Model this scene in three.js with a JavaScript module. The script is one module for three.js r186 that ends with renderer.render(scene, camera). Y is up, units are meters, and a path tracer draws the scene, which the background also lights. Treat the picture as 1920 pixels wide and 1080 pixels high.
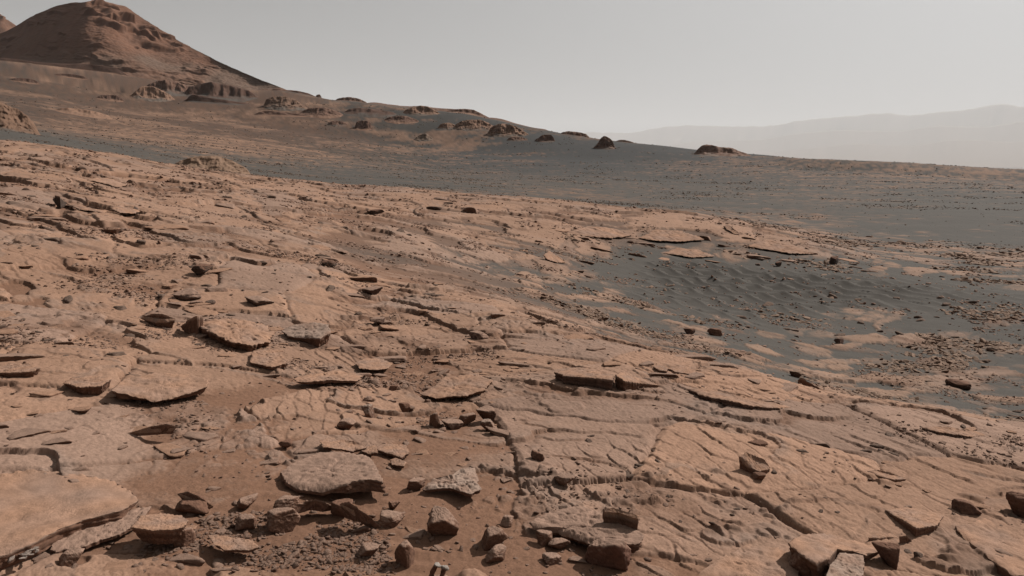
import * as THREE from 'three';
import { ImprovedNoise } from 'three/addons/math/ImprovedNoise.js';
import { mergeGeometries, mergeVertices } from 'three/addons/utils/BufferGeometryUtils.js';

/* ------------------------------------------------------------------ camera, sky, sun, exposure */
const scene = new THREE.Scene();
const EYE = 2.0, PITCH = Math.atan(240 / 1303.7), F = 1303.7;      // F: focal length in pixels of the 1920 x 1080 photograph
const camera = new THREE.PerspectiveCamera(45, 16 / 9, 0.1, 160000);
camera.position.set(0, EYE, 0);
camera.rotation.set(-PITCH, 0, 0);
scene.add(camera);

const renderer = new THREE.WebGLRenderer({ antialias: true });
renderer.setSize(1024, 576);
renderer.toneMapping = THREE.LinearToneMapping;
renderer.toneMappingExposure = 1.58;
renderer.shadowMap.enabled = true;

const D2R = Math.PI / 180;
const SUN_AZ = 57 * D2R, SUN_EL = 40 * D2R;                          // azimuth to the right of the view
const sunDir = new THREE.Vector3(Math.sin(SUN_AZ) * Math.cos(SUN_EL), Math.sin(SUN_EL), -Math.cos(SUN_AZ) * Math.cos(SUN_EL));
const sun = new THREE.DirectionalLight(new THREE.Color(1, 0.95, 0.89), 5.0);
sun.position.copy(sunDir).multiplyScalar(200);
sun.castShadow = true;
sun.shadow.mapSize.set(4096, 4096);
Object.assign(sun.shadow.camera, { left: -60, right: 60, top: 60, bottom: -60, near: 1, far: 500 });
sun.shadow.radius = 1.0;
scene.add(sun);

{ // dusty sky: pale at the horizon and round the sun, darker away from it
  const W = 512, H = 256, data = new Float32Array(W * H * 4), d = new THREE.Vector3();
  for (let j = 0; j < H; j++) for (let i = 0; i < W; i++) {
    const el = ((j + 0.5) / H - 0.5) * Math.PI, az = ((i + 0.5) / W - 0.5) * 2 * Math.PI;
    d.set(Math.cos(el) * Math.cos(az), Math.sin(el), Math.cos(el) * Math.sin(az));
    const g = Math.acos(Math.min(1, Math.max(-1, d.dot(sunDir)))) / D2R;
    const up = Math.max(0, d.y);
    let L = 0.04 + 0.055 * Math.exp(-up / 0.3) + 0.56 * Math.exp(-Math.pow(g / 52, 1.6));
    if (d.y < 0) L *= Math.max(0.35, 1 + d.y * 3);
    const k = (j * W + i) * 4, warm = Math.exp(-g / 60);
    data[k] = L * 1.0; data[k + 1] = L * (1.0); data[k + 2] = L * 1.005; data[k + 3] = 1;
  }
  const sky = new THREE.DataTexture(data, W, H, THREE.RGBAFormat, THREE.FloatType);
  sky.mapping = THREE.EquirectangularReflectionMapping;
  sky.magFilter = sky.minFilter = THREE.LinearFilter; sky.wrapS = THREE.RepeatWrapping; sky.needsUpdate = true;
  scene.background = sky; scene.environment = sky;
}
scene.fog = new THREE.FogExp2(new THREE.Color(0.90, 0.905, 0.915), 2.6e-5);

/* ------------------------------------------------------------------ numbers, noise */
let seed = 20201;
const rnd = () => { seed = (seed * 1664525 + 1013904223) >>> 0; return seed / 4294967296; };
const rr = (a, b) => a + (b - a) * rnd();
const clamp = (x, a = 0, b = 1) => x < a ? a : x > b ? b : x;
const mix = (a, b, t) => a + (b - a) * t;
const smooth = (a, b, x) => { const t = clamp((x - a) / (b - a)); return t * t * (3 - 2 * t); };
const perlin = new ImprovedNoise();
const n3 = (x, y, z) => perlin.noise(x + 200.3, y + 200.7, z + 200.1);
const PERM = new Uint8Array(512), GX = new Float32Array(256), GY = new Float32Array(256);
{ const p = [...Array(256).keys()]; for (let i = 255; i > 0; i--) { const j = Math.floor(rnd() * (i + 1)); [p[i], p[j]] = [p[j], p[i]]; }
  for (let i = 0; i < 512; i++) PERM[i] = p[i & 255];
  for (let i = 0; i < 256; i++) { const a = rnd() * Math.PI * 2; GX[i] = Math.cos(a); GY[i] = Math.sin(a); } }
function n2(x, y) {                                                  // gradient noise, about -0.7 .. 0.7
  const xi = Math.floor(x), yi = Math.floor(y), fx = x - xi, fy = y - yi, X = xi & 255, Y = yi & 255;
  const u = fx * fx * fx * (fx * (fx * 6 - 15) + 10), v = fy * fy * fy * (fy * (fy * 6 - 15) + 10);
  const a = PERM[PERM[X] + Y], b = PERM[PERM[(X + 1) & 255] + Y], c = PERM[PERM[X] + ((Y + 1) & 255)], d = PERM[PERM[(X + 1) & 255] + ((Y + 1) & 255)];
  const g00 = GX[a] * fx + GY[a] * fy, g10 = GX[b] * (fx - 1) + GY[b] * fy, g01 = GX[c] * fx + GY[c] * (fy - 1), g11 = GX[d] * (fx - 1) + GY[d] * (fy - 1);
  return (g00 + (g10 - g00) * u) + ((g01 + (g11 - g01) * u) - (g00 + (g10 - g00) * u)) * v;
}
const fbm = (x, y, o) => { let s = 0, a = 1; for (let i = 0; i < o; i++) { s += a * n2(x, y); x = x * 2.03 + 17.1; y = y * 2.03 - 9.7; a *= 0.5; } return s; };
const hsh = (i, j, k) => PERM[(PERM[(PERM[i & 255] + j) & 255] + k) & 255] / 255;
const VO = { id: 0, e: 0, dx: 0, dy: 0, r1: 0, r2: 0, r3: 0 };
function voronoi(x, y, salt) {                                       // nearest cell, distance to its edge
  const xi = Math.floor(x), yi = Math.floor(y);
  let b1 = 9, b2 = 9, ci = 0, cj = 0, px = 0, py = 0;
  for (let j = -1; j <= 1; j++) for (let i = -1; i <= 1; i++) {
    const a = xi + i, b = yi + j, qx = i + 0.1 + 0.8 * hsh(a, b, salt) + xi - x, qy = j + 0.1 + 0.8 * hsh(a, b, salt + 7) + yi - y, d = qx * qx + qy * qy;
    if (d < b1) { b2 = b1; b1 = d; ci = a; cj = b; px = -qx; py = -qy; } else if (d < b2) b2 = d;
  }
  VO.e = Math.sqrt(b2) - Math.sqrt(b1); VO.dx = px; VO.dy = py;
  VO.r1 = hsh(ci, cj, salt + 31); VO.r2 = hsh(ci, cj, salt + 57); VO.r3 = hsh(ci, cj, salt + 91);
  return VO;
}
function pchip(xs, ys) {                                             // monotone cubic through points
  const n = xs.length, h = [], s = [], m = [];
  for (let i = 0; i < n - 1; i++) { h[i] = xs[i + 1] - xs[i]; s[i] = (ys[i + 1] - ys[i]) / h[i]; }
  m[0] = s[0]; m[n - 1] = s[n - 2];
  for (let i = 1; i < n - 1; i++) m[i] = s[i - 1] * s[i] <= 0 ? 0 : 3 * (h[i - 1] + h[i]) / ((2 * h[i] + h[i - 1]) / s[i - 1] + (h[i] + 2 * h[i - 1]) / s[i]);
  return x => {
    if (x <= xs[0]) return ys[0]; if (x >= xs[n - 1]) return ys[n - 1];
    let i = 0; while (x > xs[i + 1]) i++;
    const t = (x - xs[i]) / h[i], t2 = t * t, t3 = t2 * t;
    return (2 * t3 - 3 * t2 + 1) * ys[i] + (t3 - 2 * t2 + t) * h[i] * m[i] + (-2 * t3 + 3 * t2) * ys[i + 1] + (t3 - t2) * h[i] * m[i + 1];
  };
}
/* survey: bearing, slope and point of a sight line through a pixel of the photograph */
const cp = Math.cos(PITCH), sp = Math.sin(PITCH);
function sight(px, py) {
  const cx = (px - 960) / F, cy = -(py - 540) / F, x = cx, y = -sp + cy * cp, z = -cp - cy * sp, hyp = Math.hypot(x, z);
  return { az: Math.atan2(x, -z), t: y / hyp, x: x / hyp, z: z / hyp };
}
const far = D => D < 300 ? D : 300 + (D - 300) * 0.5;
const point = (px, py, D) => { D = far(D); const s = sight(px, py); return new THREE.Vector3(s.x * D, EYE + s.t * D, s.z * D); };

/* ------------------------------------------------------------------ the lie of the land: surveyed lines [px, py, distance, rock cover, dark sand] */
const byHeight = (r, f) => [-150, 0, 300, 600, 960, 1300, 1600, 1920, 2100].map(px => { const s = sight(px, 900); return [s.az, r, f(px, s.x * r), null, null]; });
const LINES = [
  { R: 0.6, h: x => -0.06 * x, rk: [[-150, .6], [200, .5], [450, .3], [900, .3], [1150, .5], [1500, .6], [2100, .75]], dk: [[0, 0], [2000, 0]] },
  { R: 3.1, h: x => -0.08 * x, rk: [[-150, .6], [60, .55], [330, .26], [600, .2], [900, .26], [1050, .42], [1250, .55], [1450, .6], [1700, .6], [2100, .85]], dk: [[0, 0], [2000, 0]] },
  { P: [[-150, 880, 0, .75], [0, 880, 0, .75], [250, 880, 0, .5], [500, 890, 0, .45], [700, 890, 0, .38], [900, 885, 0, .52], [1000, 880, 0, .75], [1300, 905, 0, .85], [1600, 945, 0, .85], [1920, 985, 0, .9], [2100, 1000, 0, .9]], near: 4.3 },
  { P: [[-150, 630, 8.2, .78, 0], [0, 640, 7.8, .88, 0], [300, 650, 7.4, .84, 0], [600, 690, 6.7, .72, 0], [780, 735, 6.0, .55, 0], [960, 780, 5.4, .72, 0], [1300, 850, 4.95, .95, 0], [1600, 900, 5.1, .95, 0], [1920, 950, 5.45, .92, 0], [2100, 970, 5.5, .92, 0]] },
  { P: [[-150, 425, 14.5, 1.0, .05], [0, 430, 13.9, 1.0, .05], [250, 455, 13.2, 1.0, .05], [500, 482, 12.4, .92, .08], [720, 535, 11.0, .8, .12], [820, 568, 9.9, .85, .1], [960, 612, 8.4, .85, .05], [1200, 672, 7.4, .9, 0], [1400, 712, 7.15, .9, 0], [1560, 762, 6.85, .9, 0], [1700, 787, 6.8, .88, 0], [1920, 830, 6.95, .9, 0], [2100, 850, 7, .9, 0]] },
  { P: [[-150, 385, 18.5, 1.0, .08], [0, 380, 18.6, 1.0, .08], [250, 410, 17, 1.0, .08], [500, 440, 16, .88, .2], [700, 485, 15, .5, .42], [850, 535, 12.6, .52, .45], [1000, 578, 11.5, .55, .48], [1200, 650, 10.3, .55, .58], [1400, 700, 10.0, .5, .7], [1560, 750, 10.0, .62, .8], [1700, 776, 10.2, .68, .85], [1920, 818, 10.5, .5, .85], [2100, 838, 10.6, .5, .85]] },
  { P: [[-150, 330, 27, 1.0, .06], [0, 330, 27, 1.0, .06], [250, 370, 25, 1.0, .06], [500, 400, 23, .9, .12], [750, 440, 21, .6, .36], [900, 490, 19, .52, .52], [1050, 530, 18, .52, .65], [1200, 560, 18.5, .3, .9], [1400, 605, 18, .3, 1], [1600, 645, 18, .54, 1], [1800, 670, 17.8, .66, .9], [1920, 682, 17.8, .68, .9], [2100, 690, 18, .45, .95]] },
  { P: [[-150, 300, 40, 1.0, .06], [0, 300, 40, 1.0, .06], [250, 340, 36, 1.0, .06], [500, 370, 34, .92, .1], [750, 400, 32, .7, .25], [900, 430, 29, .6, .4], [1050, 465, 27, .66, .45], [1150, 485, 27.5, .45, .7], [1300, 508, 28.5, .04, 1], [1450, 527, 28.5, .06, 1], [1600, 540, 28.5, .12, 1], [1800, 560, 28, .24, 1], [1920, 570, 28, .28, 1], [2100, 575, 28, .2, 1]] },
  { P: [[-150, 262, 50, 1.0, .06], [0, 268, 52, 1.0, .06], [100, 278, 52, 1.0, .06], [200, 292, 52, 1.0, .06], [300, 308, 52, 1.0, .06], [450, 330, 52, 1.0, .06], [560, 342, 50, 1.0, .06], [640, 350, 50, 1.0, .06], [760, 356, 48, .82, .08], [860, 367, 46, .8, .1], [960, 374, 46, .8, .1], [1060, 382, 46, .85, .1], [1180, 395, 45, .9, .15], [1280, 404, 44, .95, .15], [1380, 425, 42, .9, .2], [1480, 452, 40, .82, .32], [1560, 470, 39, .68, .5], [1640, 490, 38.5, .5, .75], [1750, 505, 38.5, .48, .8], [1920, 520, 38.5, .52, .8], [2100, 525, 38.5, .5, .8]] },
  { P: [[-150, 270, 72, .3, .8], [0, 276, 74, .3, .8], [200, 300, 74, .3, .8], [450, 337, 72, .4, .8], [640, 356, 70, .4, .8], [860, 372, 66, .4, .8], [1060, 384, 64, .45, .8], [1180, 396, 62, .5, .7], [1280, 404, 60, .55, .7], [1380, 414, 58, .6, .6], [1480, 432, 56, .6, .6], [1640, 455, 54, .5, .7], [1920, 478, 53, .55, .65], [2100, 482, 53, .5, .7]] },
  { P: [[-150, 240, 150, .12, .85], [0, 250, 150, .12, .85], [200, 283, 150, .15, .9], [450, 318, 145, .25, .95], [640, 338, 140, .15, 1], [860, 352, 135, .28, .9], [1060, 365, 130, .4, .9], [1280, 380, 120, .3, .95], [1480, 395, 110, .34, .95], [1640, 400, 105, .22, 1], [1920, 412, 100, .1, 1], [2100, 414, 100, .15, 1]] },
  { P: [[-150, 215, 380, .55, .5], [0, 228, 380, .42, .45], [200, 250, 380, .52, .36], [450, 280, 360, .56, .4], [640, 303, 340, .46, .65], [860, 325, 300, .36, .85], [1060, 332, 290, .28, .95], [1280, 340, 270, .26, .95], [1480, 350, 240, .34, .9], [1640, 358, 220, .38, .9], [1920, 372, 190, .25, 1], [2100, 376, 190, .3, 1]] },
  { P: [[-150, 165, 900, .3, .42], [0, 175, 900, .3, .42], [200, 205, 900, .36, .36], [450, 235, 850, .38, .36], [640, 258, 800, .4, .4], [860, 287, 700, .35, .85], [1060, 300, 600, .25, .95], [1280, 312, 520, .42, .85], [1480, 318, 460, .48, .8], [1640, 325, 420, .5, .8], [1920, 342, 380, .48, .85], [2100, 346, 380, .6, .8]] },
  { P: [[-150, 106, 1500, .25, .4], [0, 120, 1500, .25, .4], [200, 142, 1500, .3, .35], [350, 162, 1450, .35, .3], [450, 172, 1400, .4, .3], [520, 172, 1350, .45, .3], [580, 182, 1300, .5, .3], [640, 191, 1250, .45, .7], [700, 196, 1220, .35, .75], [780, 206, 1180, .35, .75], [860, 213, 1120, .35, .75], [920, 224, 1080, .4, .75], [1010, 243, 1000, .25, .9], [1110, 260, 940, .1, 1], [1160, 266, 920, .1, 1], [1250, 275, 900, .05, 1], [1310, 282, 880, .05, 1], [1430, 291, 800, .1, 1], [1500, 297, 560, .5, .75], [1640, 302, 500, .55, .75], [1700, 305, 500, .55, .75], [1800, 312, 500, .55, .8], [1920, 319, 500, .5, .8], [2100, 325, 500, .5, .8]] },
  { R: 1500, h: (x, az) => mix(35, -40, smooth(-0.6, 0.3, az)), rk: [[0, .4], [2000, .4]], dk: [[0, .7], [2000, .7]] },
  { R: 4000, h: () => -150, rk: [[0, .4], [2000, .4]], dk: [[0, .5], [2000, .5]] },
  { R: 66000, h: () => -300, rk: [[0, .4], [2000, .4]], dk: [[0, .5], [2000, .5]] },
];
const AZL = sight(-150, 600).az, AZR = sight(2100, 600).az;
const lineFns = LINES.map(L => {
  const fn = a => pchip(a.map(p => p[0]), a.map(p => p[1]));
  if (L.P) {
    const s = L.P.map(p => ({ ...sight(p[0], p[1]), p }));
    if (L.near) for (const q of s) q.p[2] = (-0.085 * q.x * L.near - EYE) / q.t;
    const g = f => fn(s.map(q => [q.az, f(q)])), lr = g(q => Math.log(far(q.p[2]))), t = g(q => q.t), rk = g(q => q.p[3] ?? .5), dk = g(q => q.p[4] ?? 0);
    return az => { const l = lr(az); return [l, EYE + t(az) * Math.exp(l), rk(az), dk(az)]; };
  }
  const az = a => a.map(([px, v]) => [sight(px, 700).az, v]), rk = fn(az(L.rk)), dk = fn(az(L.dk));
  return a => [Math.log(L.R), L.h(Math.sin(a) * L.R, a), rk(a), dk(a)];
});
const NA = 1800, TABLE = [];
for (let i = 0; i < NA; i++) {
  let az = (i / NA - 0.5) * 2 * Math.PI;
  const at = a => lineFns.map(f => f(a));
  let rows = at(clamp(az, AZL, AZR));
  const out = Math.abs(az) - 1.0;
  if (out > 0) { const other = at(az < 0 ? AZR : AZL), w = 0.5 * smooth(0, Math.PI - 1, out); rows = rows.map((r, k) => r.map((v, c) => mix(v, other[k][c], w))); }
  const h = pchip(rows.map(r => r[0]), rows.map(r => r[1]));
  TABLE.push({ h, l: rows.map(r => r[0]), rk: rows.map(r => r[2]), dk: rows.map(r => r[3]) });
}
const LAND = { h: 0, rk: 0, dk: 0 };
function land(x, z) {                                                // smooth height, rock cover and dark sand at a place
  const r = Math.max(0.6, Math.hypot(x, z)), l = Math.log(r), a = (Math.atan2(x, -z) / (2 * Math.PI) + 0.5) * NA, i = Math.floor(a), f = a - i;
  let h = 0, rk = 0, dk = 0;
  for (let k = 0; k < 2; k++) {
    const T = TABLE[(i + k + NA) % NA], w = k ? f : 1 - f; let n = 0;
    while (n < T.l.length - 2 && l > T.l[n + 1]) n++;
    const t = clamp((l - T.l[n]) / (T.l[n + 1] - T.l[n]));
    h += w * T.h(l); rk += w * mix(T.rk[n], T.rk[n + 1], t); dk += w * mix(T.dk[n], T.dk[n + 1], t);
  }
  LAND.h = h; LAND.rk = rk; LAND.dk = dk; return LAND;
}
function ground(px, py, raise = 0, from = 1.2) {                                 // where a sight line meets the smooth land (raised by some metres)
  const s = sight(px, py); let r0 = from, r = from;
  for (r = from; r < 9000; r *= 1.012) { if (land(s.x * r, s.z * r).h + raise > EYE + s.t * r) break; r0 = r; }
  let a = r0, b = r; for (let k = 0; k < 24; k++) { const m = (a + b) / 2; if (land(s.x * m, s.z * m).h + raise > EYE + s.t * m) b = m; else a = m; }
  return { x: s.x * b, y: EYE + s.t * b, z: s.z * b, r: b };
}

/* ------------------------------------------------------------------ small relief of the ground: plates, ledges, cracks, sand, ripples */
const PADS = [];                                                     // [x, z, radius]: sand level round rocks that lie on the ground
const padCell = new Map();
const addPad = (x, z, rad) => { PADS.push([x, z, rad]); const R = rad * 1.5; for (let i = Math.floor(x - R); i <= x + R; i++) for (let j = Math.floor(z - R); j <= z + R; j++) { const k = i + ',' + j; if (!padCell.has(k)) padCell.set(k, []); padCell.get(k).push(PADS.length - 1); } };
function padAt(x, z) {
  const list = padCell.get(Math.floor(x) + ',' + Math.floor(z)); if (!list) return 0;
  let m = 0; for (const i of list) { const p = PADS[i], d = Math.hypot(x - p[0], z - p[1]) / p[2]; m = Math.max(m, 1 - smooth(0.75, 1.3, d)); } return m;
}
const C_ROCK = [0.258, 0.150, 0.099], C_ROCK2 = [0.222, 0.142, 0.105], C_SAND = [0.158, 0.086, 0.055], C_DARK = [0.064, 0.057, 0.050], C_TAN = [0.190, 0.127, 0.092], C_EDGE = [0.185, 0.134, 0.108];
const REL = { d: 0, c: [0, 0, 0], rock: 0 };
function relief(x, z, rk, dk) {
  const r = Math.hypot(x, z);
  const fineFade = 1 - smooth(25, 70, r), farFade = smooth(40, 110, r), veryFar = smooth(300, 700, r);
  const wob = 0.05 * n2(x * 4.1, z * 4.1) + 0.012 * n2(x * 11, z * 11), wob2 = 0.05 * n2(x * 4.1 + 50, z * 4.1) + 0.012 * n2(x * 11, z * 11 + 70);
  const rag = 0.09 * smooth(0.3, 0.6, dk) * (1 - smooth(40, 70, r));
  const wx = x + 0.35 * n2(x * 0.6, z * 0.6) + wob + rag * (n2(x * 5, z * 5) + 0.6 * n2(x * 12, z * 9)), wz = z + 0.35 * n2(x * 0.6 + 30, z * 0.6) + wob2 + rag * (n2(x * 5 + 40, z * 5) + 0.6 * n2(x * 12 + 9, z * 9));
  let rock = 0, lit = 0, crackD = 0, fresh = 0, nearLedge = 0, hue = 0.5, kz = 0;
  const S = 1 + 1.3 * smooth(9, 45, r), SH = 1 + 1.0 * smooth(9, 40, r);
  if (r < 130) {
    // plates with sharp edges, most of them level with their neighbours
    const lin = (p, q, v) => clamp((v - p) / (q - p)), dkz = smooth(0.3, 0.7, dk);
    let A = voronoi(wx / (1.5 * S), wz / (1.0 * S), 3), eA = lin(0.004, 0.012 + (0.012 + 0.006 * r) / (1.2 * S), A.e), w = A.r1 - 0.5;
    const Ae = A.e;
    lit = A.r2 - 0.5; hue = A.r3;  // random brightness and hue of each plate
    let a = (w * 0.35 + w * w * w * 2.6) * 0.075 + (A.dx * (A.r2 - 0.5) + A.dy * (A.r3 - 0.58)) * 0.035 - (1 - eA) * 0.02;
    if (dkz > 0) {                                                   // small flat plates that break through the dark sand
      A = voronoi(wx / (0.62 * S) + 7, wz / (0.36 * S), 23); eA = lin(0.004, 0.012 + (0.012 + 0.006 * r) / (0.45 * S), A.e); w = A.r1 - 0.5;
      a = mix(a, w * 0.085 + (A.dx * (A.r2 - 0.5) + A.dy * (A.r3 - 0.62)) * 0.03 - (1 - eA) * 0.025, dkz);
    }
    // bedding: shingled ledges that step down towards the south, fading out along their length
    const zz = z - 0.22 * x;
    const ledge = (spacing, h, sa, sb, jag, live) => {
      const q = -zz / spacing + 1.7 * n2(x * sa + 3, zz * sb + 8) + 0.75 * n2(x * sa * 2.7, zz * sb * 2.7 + 4) + jag * (0.22 * n2(x * sa * 7, zz * sb * 7) + 0.05 * n2(x * sa * 18, zz * sb * 18)), qi = Math.floor(q), qf = q - qi;
      const id = 0.5 + 0.85 * n2(x * sa * 1.4 + qi * 7.31, qi * 3.17 + 0.5), m = live * smooth(0.2, 0.75, id + 0.5 * n2(x * sa * 1.6 + 30, zz * sb * 1.6));
      const sw = clamp((0.006 + 0.0045 * r) / spacing, 0.012, 0.2), st = lin(0.995 - sw, 0.995, qf), notch = smooth(0.86 - sw, 0.97 - sw, qf) * (1 - st);
      a += h * m * (1 - 0.75 * dkz) * ((st - qf) * 0.85 - 0.3 * notch);
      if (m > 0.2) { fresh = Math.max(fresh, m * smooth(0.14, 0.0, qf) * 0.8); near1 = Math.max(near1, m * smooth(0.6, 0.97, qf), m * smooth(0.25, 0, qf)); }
    };
    let near1 = 0;
    ledge(1.5 * S, 0.058 * SH * mix(0.55, 1, smooth(5, 11, r)), 0.42 / S, 0.6 / S, 1, 1);
    if (r < 40) ledge(0.5 * S, 0.018 * mix(0.7, 1, smooth(5, 11, r)), 1.1 / S, 1.5 / S, 1, smooth(-0.3, 0.3, n2(x * 0.7 + 3, z * 0.9)));
    if (r > 9) ledge(4.2, 0.24 * smooth(9, 22, r), 0.12, 0.2, 1.3, 1);
    // scales and cracks: long cells running down to the right
    const ang = 0.95 + 0.35 * n2(x * 0.25 + 9, z * 0.25), ca = Math.cos(ang), sa = Math.sin(ang), u = wx * ca + wz * sa, v = -wx * sa + wz * ca;
    const j1 = 0.035 * n2(x * 9 + 3, z * 9), B = voronoi((u + j1) / (0.34 * S), (v + 0.7 * j1) / (0.15 * S), 41), gw = (0.010 + 0.0022 * r) / (0.2 * S), eB = lin(0, gw, B.e), amt = smooth(-0.35, 0.2, n2(x * 0.5 + 7, z * 0.5 + 3)) * smooth(-0.45, 0.25, n2(x * 1.7, z * 1.7 + 9) + 0.1);
    a += (((B.r1 - 0.5) * 0.009 + (B.r2 > 0.6 ? B.dy * 0.016 : 0) + B.dx * (B.r3 - .5) * 0.008) * eB - (1 - eB) * 0.008) * (0.06 + 1.0 * amt) * fineFade;
    if (r < 9) { const B2 = voronoi((u + j1) / 0.13 + 5, (v - j1) / 0.085, 67), e2 = lin(0, (0.006 + 0.0016 * r) / 0.1, B2.e), on = smooth(0.0, 0.4, n2(x * 1.1 + 17, z * 1.3)); a += on * ((B2.r1 - .5) * 0.008 * e2 - (1 - e2) * 0.004); }
    crackD = (1 - eB) * (0.05 + 0.8 * amt);
    if (fineFade > 0.01) a += fineFade * (0.0042 * n2(x * 19, z * 19) + 0.004 * n2(x * 43, z * 43) + 0.007 * n2(x * 6, z * 8) - 0.011 * smooth(0.36, 0.6, n2(x * 27 + 5, z * 27)));
    // broken rubble rims
    const rub = smooth(0.25, 0.6, n2(x * 0.9 + 40, z * 0.9 + 12) + 0.3 * n2(x * 4, z * 4) + 0.55 * near1);
    if (rub > 0) { const Cc = voronoi(wx / (0.085 * S), wz / (0.07 * S), 77); a += rub * smooth(0, 0.55, Cc.e) * (Math.max(0, Cc.r1 - 0.3) * 0.032 + Cc.dx * (Cc.r2 - .5) * 0.03 + Cc.dy * (Cc.r3 - .5) * 0.03) * SH; fresh = Math.max(fresh, rub * (0.2 + 0.6 * Cc.r3)); }
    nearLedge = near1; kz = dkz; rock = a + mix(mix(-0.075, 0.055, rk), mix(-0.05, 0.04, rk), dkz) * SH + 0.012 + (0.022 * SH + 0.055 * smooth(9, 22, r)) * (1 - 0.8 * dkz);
  }
  // far ground: rough bedrock showing through sand
  let far = 0;
  if (farFade > 0) far = 0.30 * fbm(x * 0.04, z * 0.09, 3) + 0.55 * n2(x * 0.3, z * 0.4) + 0.45 * n2(x * 0.8, z * 1.0) * (1 - smooth(200, 700, r)) + 1.6 * veryFar * (fbm(x * 0.010, z * 0.018, 3) + 0.5 * n2(x * 0.07, z * 0.06));
  const sandN = 0.022 * n2(x * 0.45 + 21, z * 0.45) + 0.022 * n2(x * 1.3, z * 1.3 + 5) + 0.008 * n2(x * 4, z * 4);
  let sand = sandN;
  // ripples
  const rip = smooth(0.75, 0.95, dk) * smooth(0.42, 0.12, rk) * smooth(14, 19, r) * (1 - smooth(46, 70, r));
  if (rip > 0) {
    const w1 = 0.45 * n2(x * 0.35, z * 0.2) + 0.1 * n2(x * 1.1, z * 0.6), w2 = 0.55 * n2(x * 0.3 + 9, z * 0.3) + 0.12 * n2(x, z), p1 = (0.95 * x - 0.30 * z) / 1.0 + w1;
    const tri = t => { t -= Math.floor(t); t = t < 0.62 ? t / 0.62 : (1 - t) / 0.38; return Math.pow(t, 1.7); };
    sand += rip * (0.17 * tri(p1) + 0.17 * tri((z + 0.12 * x) / 1.55 + w2 + 0.37 * Math.floor(p1)) * (0.4 + 0.6 * Math.abs(2 * (p1 - Math.floor(p1)) - 1)));
  } else if (dk < 0.3 && r < 14) {
    const fl = smooth(0.05, 0.35, n2(x * 0.7 + 60, z * 0.7));
    sand += fl * 0.006 * Math.sin((z * 1.0 + x * 0.25 + 0.25 * n2(x * 1.5, z * 1.5)) * 38) + 0.004 * n2(x * 30, z * 30);
  }
  const pad = r < 60 ? padAt(x, z) * (1 - smooth(0.52, 0.75, rk)) : 0;
  const farRock = far * 0.6, farSand = mix(0.35, -0.35, rk) + 0.12 * n2(x * 0.06, z * 0.11);
  let R = mix(rock, farRock * 2.2, farFade), Sd = mix(sand, farSand * 2.2, farFade);
  const over = R - Sd, k = mix(0.014 + 0.035 * kz, 0.28, farFade);
  const isRock = smooth(-k * mix(0.3, 1.2, farFade), k * mix(1, 1.6, farFade), over) * (1 - pad);
  const s = Math.max(0, over);
  let d = Sd + (s > 0 ? s : 0);
  d = mix(d, Math.min(d, Sd), pad);
  d = mix(d, d * 0.45, farFade);
  // colours of rock and sand
  const t1 = clamp(0.5 + 0.9 * n2(x * 0.3, z * 0.3 + 44)), t2 = n2(x * 2.2 + 8, z * 2.2), t3 = n2(x * 9, z * 9);
  const grey = clamp(dk * 0.75 + 0.15 * t1);
  const sp = farFade > 0 ? farFade * (1 - smooth(150, 500, r)) * (0.5 * n2(x * 1.1, z * 0.8) + 0.5 * n2(x * 0.5, z * 0.35)) : 0, sp2 = veryFar > 0 ? veryFar * (0.55 * fbm(x * 0.05, z * 0.035, 3) + 0.4 * n2(x * 0.22, z * 0.1) + 0.35 * n2(x * 0.55, z * 0.2)) : 0, br = 1 - 0.42 * veryFar + 0.8 * sp2 + 0.10 * t2 * (1 - farFade) + 0.10 * t3 * fineFade + 0.20 * lit + 0.55 * sp;
  const sandMix = clamp(crackD * 0.35 + 0.75 * smooth(0.1, 0.7, nearLedge * (0.5 + 0.9 * n2(x * 1.3 + 4, z * 2.1)) + 0.5 * n2(x * 0.4 + 70, z * 0.7))  + (over < 0.02 && over > 0 ? 0.15 : 0));  // share of darker sand tone in cracks, beside ledges and in patches
  const c = REL.c;
  for (let i = 0; i < 3; i++) {
    let rc = mix(mix(C_ROCK[i], C_ROCK2[i], clamp(0.3 * t1 + 0.9 * smooth(0.55, 0.9, hue))), C_TAN[i] * (1 - 0.5 * farFade), grey * 0.7) * br;
    rc = mix(mix(rc, C_EDGE[i], fresh * 0.8), C_SAND[i] * mix(0.85, 0.72, smooth(8, 20, r)), sandMix);
    const sc = mix(C_SAND[i], C_DARK[i], smooth(0.12, 0.75, dk + 0.25 * t1 - 0.1)) * (1 - smooth(120, 500, r) * mix(0.38, [0.34, 0.28, 0.2][i], smooth(0.65, 0.95, dk))) * (1 + 0.10 * t2 * (1 - farFade) + 0.06 * t3 * fineFade + 0.3 * sp + 0.4 * sp2);
    c[i] = mix(sc, rc, isRock);
  }
  REL.d = d; REL.rock = isRock;
  return REL;
}

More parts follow.
